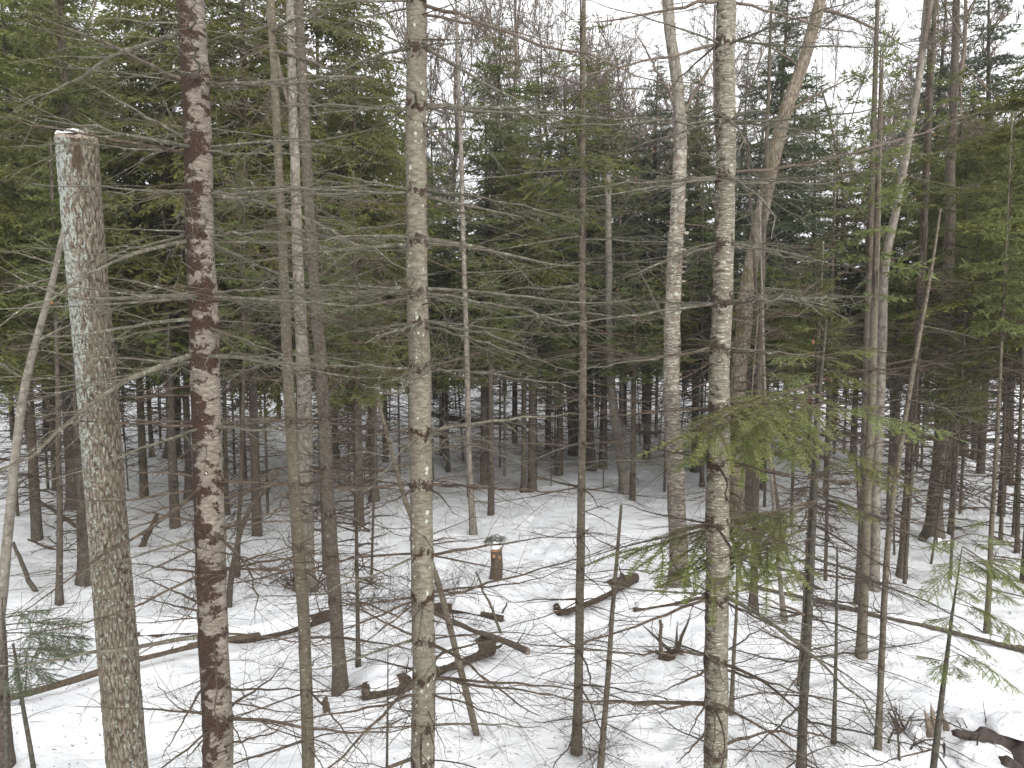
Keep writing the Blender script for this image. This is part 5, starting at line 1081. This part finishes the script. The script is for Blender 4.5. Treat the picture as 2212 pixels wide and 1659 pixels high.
log('fallen_log', 'dark far fallen trunk with brushy top between lichen-spotted trunk and thin bole', [(925, 880, 10), (980, 893, 18), (1050, 905, 14), (1150, 915, 9)], 'deep_wood_bark', 0.9, 0.12, seed=10, bank=0.3, lump=0.2, elev=[0.6, 0.4, 0.3, 0.3])
log('fallen_log', 'short dark log with snow left of the paper birch, far in', [(1370, 927, 12), (1395, 929, 12), (1425, 930, 11)], 'deep_wood_bark', 1.0, 0.12, seed=12, bank=0.2)

# stump with an orange cut face
g = ground_at(1071, 1250); st = empty('stump', g, 'short stump with an orange broken cut face and a cap of snow', 'tree stump')
k_ = depth_of(g) / FOC; hs_, rs_ = 62 * k_ * 1.03, 12.5 * k_
zz = np.linspace(-0.2, hs_, 14); pth = np.stack([0.02 * np.sin(zz * 5), zz * -0.03, zz], 1)
obj('trunk', stem_mesh(pth, np.linspace(rs_ * 1.02, rs_ * 0.96, 14), None, 18, (), 0.07, 0.15, 6, cap=False).mesh('stump', ['log_bark']), st)
dsc = rough_disc(rs_ * 0.98, 8, 0.05, 18); o = obj('cut_face', dsc.mesh('cut_face', ['orange_cut_wood']), st, (0.01, -0.02, hs_ - 0.015), (0.42, 0.08, 0))
obj('cut_face', splinter(0.12, 0.05, 0.35, 41, 'orange_cut_wood'), st, (-0.02, -rs_ * 0.86, hs_ - 0.12), (0.1, 0.1, 0.3)); obj('cut_face', splinter(0.13, 0.05, 0.35, 42, 'orange_cut_wood'), st, (0.05, -rs_ * 0.84, hs_ - 0.15), (0.05, -0.2, 0))
obj('splinter', splinter(0.12, 0.016, 0.5, 43, 'splintered_wood'), st, (rs_ * 0.85, 0, hs_ - 0.02), (0, 0.5, 0))
obj('snow_cap', snow_blob(rs_ * 0.75, rs_ * 0.7, 0.12, 9), st, (-0.01, 0.05, hs_ + 0.01))
# seedling fir bowed under the snow behind it
g2 = ground_at(1068, 1172); sd_ = empty('seedling_fir', g2, 'tiny snow-bowed fir seedling right behind the orange-cut stump', 'seedling')
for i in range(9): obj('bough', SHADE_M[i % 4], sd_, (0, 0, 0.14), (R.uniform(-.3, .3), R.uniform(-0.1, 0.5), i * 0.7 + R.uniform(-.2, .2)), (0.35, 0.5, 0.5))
# small stub, sticks standing in the snow
def stick(name, label, cat, foot, tip, w, mat, d_off=0.0, n=5, seed=0, tipr=0.6):
    g = ground_at(*foot); p = unproject(tip[0], tip[1], g[1] + d_off); r_ = w / FOC * depth_of(g) * 0.5; e = empty(name, g, label, cat); v = p - g
    t = np.linspace(-0.25, 1, 9)[:, None]; rs = np.random.default_rng(seed + int(foot[0])); pth = v * t + rs.normal(0, 0.01, (9, 3)); pth[:, 2] = (v * t)[:, 2]
    m = MB(); m.tube(pth, np.linspace(r_, r_ * tipr, 9), 9, cap=True)
    for i in range(n):
        q = pth[rs.integers(3, 9)]; m.tube(curve_pts(q, rs.normal(0, 1, 3), rs.uniform(0.05, 0.3) * n / 5, 3, (0, 0, 0), .03, rs), np.linspace(r_ * 0.4, 0.002, 4), 4)
    obj('shaft', m.mesh('stick', [mat]), e); return e
stick('broken_stub', 'leaning dark broken stub in the snow between sawn-off and blotched trunks', 'stub', (308, 1180), (338, 1112), 15, 'rotten_bark', 0.1, 4, 1)
stick('broken_stub', 'fallen stub with snow along its top, leaning at the far left', 'stub', (74, 1277), (28, 1172), 12, 'deep_wood_bark', 0.4, 2, 2)
stick('broken_stub', 'tiny brown broken stump left of the lichen-spotted trunk', 'stub', (707, 1534), (702, 1508), 17, 'log_bark', 0.0, 0, 3)
stick('broken_stub', 'thin upright broken stick with a dark tuft at its base near the silvery fir', 'stub', (1427, 1424), (1428, 1340), 11, 'log_bark', 0.0, 2, 4)
stick('broken_stub', 'dark knotty lump of wood at the base of the upright broken stick', 'stub', (1440, 1424), (1462, 1404), 24, 'rotten_bark', 0.0, 12, 5)
stick('fallen_stick', 'dark crooked branch stuck in the snow left of the sawn-off trunk', 'stick', (170, 1140), (82, 1080), 10, 'deep_wood_bark', -0.2, 3, 6)
stick('fallen_stick', 'thin bent stick standing beside the half-buried grey log', 'stick', (1082, 1370), (1030, 1235), 7, 'fir_sapling_bark', 0.1, 3, 7)
stick('fallen_stick', 'short stick poking up right of the half-buried log', 'stick', (1078, 1336), (1096, 1302), 6, 'fir_sapling_bark', 0.0, 1, 8)
stick('fallen_stick', 'broken dark branch half sunk in snow right of the young fir stem', 'stick', (1775, 1275), (1722, 1248), 9, 'rotten_bark', 0.0, 4, 9)
stick('fallen_stick', 'dark half-buried lump beside the young fir, higher up the slope', 'stick', (1830, 1047), (1812, 1040), 14, 'rotten_bark', 0.0, 3, 10)
stick('fallen_stick', 'dark piece of wood on the snow at the far left edge', 'stick', (20, 995), (-20, 990), 10, 'rotten_bark', 0, 2, 11)
stick('fallen_stick', 'bent branch lying on the snow below the far left trunks', 'stick', (112, 1186), (60, 1165), 7, 'rotten_bark', 0, 2, 12)
# broken stump, brush and root plate at lower right
g = ground_at(2040, 1608); bs = empty('broken_stump', g, 'splintered grey-brown broken stump behind the leaning young hemlock', 'tree stump'); k_ = depth_of(g) / FOC
for i in range(11):
    a = i * 0.6; obj('splinter', splinter(R.uniform(0.3, 0.55) if i < 6 else R.uniform(0.15, 0.3), R.uniform(0.035, 0.06), 0.45, 60 + i, 'splintered_wood'), bs, (0.08 * math.cos(a) - 0.02, 0.08 * math.sin(a), -0.08), (R.uniform(-.25, .25), R.uniform(-.1, .3), R.uniform(0, 6)))
RT = np.random.default_rng(9)
m = MB()
for i in range(9): m.tube(curve_pts((0, 0, 0.05), (RT.normal(-0.3, 1), RT.normal(0, 1), RT.uniform(-0.1, 0.4)), RT.uniform(0.2, 0.45), 4, (0, 0, -0.3), 0.06, RT), np.linspace(0.03, 0.006, 5), 5)
obj('roots', m.mesh('roots', ['dark_root_wood']), bs)
obj('snow_cap', snow_blob(0.10, 0.10, 0.13, 11), bs, (-0.26, 0.1, 0.02))
log('fallen_log', 'short greenish log end with a big snow lump beside the splintered stump', [(2050, 1560, 20), (2100, 1590, 24), (2125, 1612, 22)], 'mossy_plated_bark', 1.3, 0.12, seed=14, bank=0.05)
def brush(name, label, centre, wpx, hpx, n, mat, seed, thick=0.012, group=None, spread=0.7, twig=True):
    g = ground_at(*centre); e = empty(name, g, label, 'brush', group); r = np.random.default_rng(seed); k = depth_of(g) / FOC
    for i in range(n):
        m = MB(); p = np.array([r.uniform(-.5, .5) * wpx * k, r.uniform(-0.35, 0.35), -0.05]); d = np.array([r.normal(0, spread), r.normal(0, spread * 0.7), r.uniform(0.5, 1)]); L = hpx * k * r.uniform(0.45, 1.15); c = curve_pts(p, d, L, 6, r.normal(0, 0.25, 3), 0.05, r)
        t0 = thick * r.uniform(0.5, 1.5); m.tube(c, np.linspace(t0, t0 * 0.4, 7), 5, cap=True)
        for j in range(8 if twig else 2):
            q = c[r.integers(1, 7)]; m.tube(curve_pts(q, r.normal(0, 1, 3) + np.array([0, 0, .3]), L * r.uniform(0.15, 0.6), 4, r.normal(0, .2, 3), .04, r), np.linspace(t0 * 0.4, 0.0018, 5), 4)
        obj('stick', m.mesh('brush_stick', [mat]), e)
    return e
brush('brush', 'tangle of dark reddish broken sticks in the snow left of the splintered stump', (1955, 1606), 110, 95, 16, 'dark_root_wood', 5, 0.014)
brush('brush', 'low dark sticks at the bottom edge below the tangle of broken sticks', (1880, 1648), 110, 20, 8, 'dark_root_wood', 6, 0.012, spread=2.2)
brush('brush', 'reddish dead brush pile with fine twigs left of the lichen-spotted trunk', (830, 1310), 170, 95, 44, 'dark_root_wood', 7, 0.008, spread=1.4)
brush('brush', 'fine dead brush around the dark foot of the peeling birch', (640, 1270), 150, 65, 34, 'rotten_bark', 8, 0.012, spread=1.4)
brush('brush', 'thin bare shrub twigs between sawn-off trunk and blotched fir', (345, 1330), 140, 110, 26, 'dark_sapling_bark', 9, 0.0045)
brush('brush', 'thin bare shrub twigs behind the small shaded hemlock', (110, 1430), 170, 120, 26, 'dark_sapling_bark', 10, 0.0045)
brush('brush', 'pale bent dead stems left of the stump with orange cut face', (970, 1285), 120, 110, 22, 'dead_twig_bark', 12, 0.004)
brush('brush', 'tangle of fine dead twigs over the half-buried grey log', (1010, 1345), 150, 70, 24, 'dead_twig_bark', 17, 0.006, spread=1.4)
brush('brush', 'low dry weed stalks at the foot of the thin bare sapling', (1275, 1650), 60, 130, 10, 'dead_twig_bark', 13, 0.003, spread=0.35)
brush('brush', 'dense dead twigs around the far fallen trunk on the right', (1750, 940), 140, 90, 22, 'deep_wood_twig_bark', 14, 0.012, spread=1.2)
brush('brush', 'dead twigs around the dark far fallen trunk in the middle', (1000, 905), 130, 70, 18, 'deep_wood_twig_bark', 15, 0.012, spread=1.3)
# upturned root plate with hollow, at the lower right corner
g = ground_at(2215, 1640); rp = empty('root_plate', g, 'upturned dark root plate under a thick overhang of snow at the lower right corner', 'roots'); k_ = depth_of(g) / FOC
def rootpath(pix, d0, rad, seed):
    p = np.array([unproject(x, y, g[1] + dd) for (x, y), dd in zip(pix, d0)]); pw = smooth_path(np.hstack([p, np.array(rad)[:, None]]), 0.02); m = stem_mesh_any(pw[:, :3] - g, pw[:, 3], seed); return m.mesh('root', ['dark_root_wood'])
def stem_mesh_any(path, rad, seed, sides=22, lump=0.22):
    m = MB(); m.tube(path, rad, sides, cap=True); v = m.v[0]
    v[:] = v + 0.05 * np.stack([fbm(v[:, 0] * 13 + i + v[:, 2] * 6, v[:, 1] * 13 + v[:, 2] * 13, 4, seed + i) for i in range(3)], 1) * 1.6; return m
obj('root', rootpath([(2060, 1585), (2110, 1590), (2150, 1585), (2185, 1600), (2215, 1650)], [0.0, .05, .1, .05, -0.1], [0.035, 0.06, 0.10, 0.14, 0.17], 1), rp)
obj('root', rootpath([(2215, 1600), (2205, 1650), (2195, 1720)], [0, -.2, -.35], [0.12, 0.12, 0.14], 2), rp)
obj('root', rootpath([(2130, 1575), (2160, 1580), (2240, 1600)], [0.2, .2, .1], [0.05, 0.08, 0.16], 3), rp)
obj('root', rootpath([(2172, 1640), (2185, 1652), (2200, 1665)], [-0.5, -.45, -.4], [0.05, 0.055, 0.05], 4), rp)
for i in range(16):
    mm = MB(); q0 = unproject(R.uniform(2090, 2215), R.uniform(1585, 1650), g[1] + R.uniform(-.1, .2)) - g
    mm.tube(curve_pts(q0, RT.normal(0, 1, 3) + np.array([-0.4, -0.4, 0.1]), RT.uniform(0.15, 0.45), 6, RT.normal(0, .3, 3), 0.07, RT), np.linspace(0.018, 0.003, 7) * RT.uniform(0.5, 1.3), 5)
    obj('rootlet', mm.mesh('rootlet', ['dark_root_wood']), rp)
obj('snow_cap', snow_blob(0.33, 0.28, 0.17, 21), rp, unproject(2200, 1575, g[1] + 0.1) - g)
obj('snow_cap', snow_blob(0.17, 0.16, 0.10, 22), rp, unproject(2135, 1565, g[1] + 0.35) - g)
obj('snow_cap', snow_blob(0.30, 0.25, 0.16, 23), rp, unproject(2120, 1640, g[1] - 0.15) - g)
# root snow of the big dark trunk
obj('snow_cap', snow_blob(0.17, 0.13, 0.13, 31), Q.e, (-0.06, -0.22, -0.04)); obj('snow_cap', snow_blob(0.10, 0.09, 0.08, 32), Q.e, (0.20, -0.20, -0.03))
# snow caught here and there on limbs
# footprints: a trail coming down between the logs, and a few others
for i in range(26):
    f = i / 25; x, y = 1120 + 170 * f + 25 * math.sin(f * 5), 1110 + 330 * f; gg = ground_at(x + R.uniform(-8, 8), y); WELLS.append((gg[0] + (0.13 if i % 2 else -0.13), gg[1], 0.11, 0.11))
for x, y in [(1560, 1590), (1600, 1560), (1640, 1600), (1680, 1570), (1460, 1480), (1500, 1580), (1900, 1390), (1960, 1370), (2010, 1340), (1930, 1420), (1985, 1400), (700, 1520), (690, 1530), (1430, 1600), (1400, 1560), (1350, 1420), (1720, 1450), (1770, 1500), (610, 1420), (250, 1290), (150, 1330)]:
    gg = ground_at(x, y); WELLS.append((gg[0], gg[1], 0.12, 0.09))
for x, y, rr, hh in [(2120, 1620, 0.45, 0.22), (2000, 1540, 0.5, 0.12), (1240, 1250, 0.7, 0.12), (1060, 1300, 0.6, 0.16), (830, 1470, 0.4, 0.14), (620, 1300, 0.7, 0.12), (380, 1330, 0.8, 0.12), (120, 1560, 0.8, 0.08), (1890, 1640, 0.35, 0.12), (1700, 1640, 0.6, 0.07)]:
    gg = ground_at(x, y); MOUNDS.append((gg[0], gg[1], rr, hh))

rq = np.random.default_rng(51)
for i in range(420):                                         # pits and lumps where snow has dropped from the limbs
    y = 7.5 + 16 * rq.random() ** 1.3; x = rq.uniform(-0.72, 0.72) * y
    if rq.random() < 0.7: WELLS.append((x, y, rq.uniform(0.05, 0.13), rq.uniform(0.025, 0.07)))
    else: MOUNDS.append((x, y, rq.uniform(0.06, 0.16), rq.uniform(0.02, 0.05)))
# the snow-covered ground, finer near the clearing, running on to the horizon
ux = np.linspace(-1, 1, 460); gx = 1.3 * np.sinh(ux * 6.4); gx = gx / gx.max() * 260
uy = np.linspace(0, 1, 430); gy = np.concatenate([np.linspace(-60, 5.0, 24)[:-1], 5.0 + 2.2 * np.sinh(uy * 5.45)]); gy[-1] = max(gy[-1], 270)
XX, YY = np.meshgrid(gx, gy); ZZ = ground_h(XX, YY)
nx, ny = len(gx), len(gy); i = np.arange(ny - 1)[:, None] * nx; j = np.arange(nx - 1)[None]
mb = MB(); mb.add(np.stack([XX, YY, ZZ], -1).reshape(-1, 3), np.stack([i + j, i + j + 1, i + nx + j + 1, i + nx + j], -1).reshape(-1, 4))
o = obj('snow_ground', mb.mesh('snow_ground', ['snow'])); tag(o, 'snow-covered forest floor with soft hollows and footprints', 'ground', None, 'structure')

# needles, bark crumbs and twiglets strewn over the snow
rl = np.random.default_rng(31); lm = MB(); k = 6000
yy = 7.5 + 26 * rl.random(k) ** 1.5; xx = rl.uniform(-0.75, 0.75, k) * yy
feet = np.array([w[:2] for w in WELLS[:75]]); m_ = rl.random(k) < 0.45; pick = feet[rl.integers(0, len(feet), k)]; rad_ = np.abs(rl.normal(0.15, 0.28, k)); ang_ = rl.uniform(0, 6.283, k)
xx = np.where(m_, pick[:, 0] + rad_ * np.cos(ang_), xx); yy = np.where(m_, pick[:, 1] + rad_ * np.sin(ang_), yy); zz = ground_h(xx, yy) + 0.006; an = rl.uniform(0, 6.283, k); l = rl.uniform(0.005, 0.03, k) * np.where(rl.random(k) < 0.12, 3, 1); w_ = rl.uniform(0.002, 0.005, k)
dx, dy = np.cos(an), np.sin(an); V = np.stack([np.stack([xx + dx * l - dy * w_, yy + dy * l + dx * w_, zz], 1), np.stack([xx + dx * l + dy * w_, yy + dy * l - dx * w_, zz], 1), np.stack([xx - dx * l + dy * w_, yy - dy * l - dx * w_, zz + 0.004], 1), np.stack([xx - dx * l - dy * w_, yy - dy * l + dx * w_, zz + 0.008], 1)], 1)
lm.add(V.reshape(-1, 3), np.arange(4 * k).reshape(-1, 4)); o = obj('needle_litter', lm.mesh('needle_litter', ['dead_twig_bark'])); tag(o, 'fallen needles and bark crumbs strewn over the snow', 'litter', None, 'stuff')

# the faint damp air between the trees
mb = MB(); x0, x1, y0, y1, z0, z1 = -262, 262, -62, 275, -4.0, 27.0
mb.add([(x0, y0, z0), (x1, y0, z0), (x1, y1, z0), (x0, y1, z0), (x0, y0, z1), (x1, y0, z1), (x1, y1, z1), (x0, y1, z1)], [[0, 3, 2, 1], [4, 5, 6, 7], [0, 1, 5, 4], [1, 2, 6, 5], [2, 3, 7, 6], [3, 0, 4, 7]])
hm = bpy.data.materials.new('haze'); hm.use_nodes = True; hn, hl = hm.node_tree.nodes, hm.node_tree.links; hn.clear()
ho = hn.new('ShaderNodeOutputMaterial'); hv = hn.new('ShaderNodeVolumePrincipled'); hv.inputs['Color'].default_value = (0.95, 0.96, 0.97, 1); hv.inputs['Density'].default_value = 0.0008
hl.new(hv.outputs[0], ho.inputs['Volume']); M['haze'] = hm
o = obj('haze', mb.mesh('haze', ['haze'], smooth=False)); tag(o, 'thin pale damp air between the trees', 'haze', None, 'stuff')
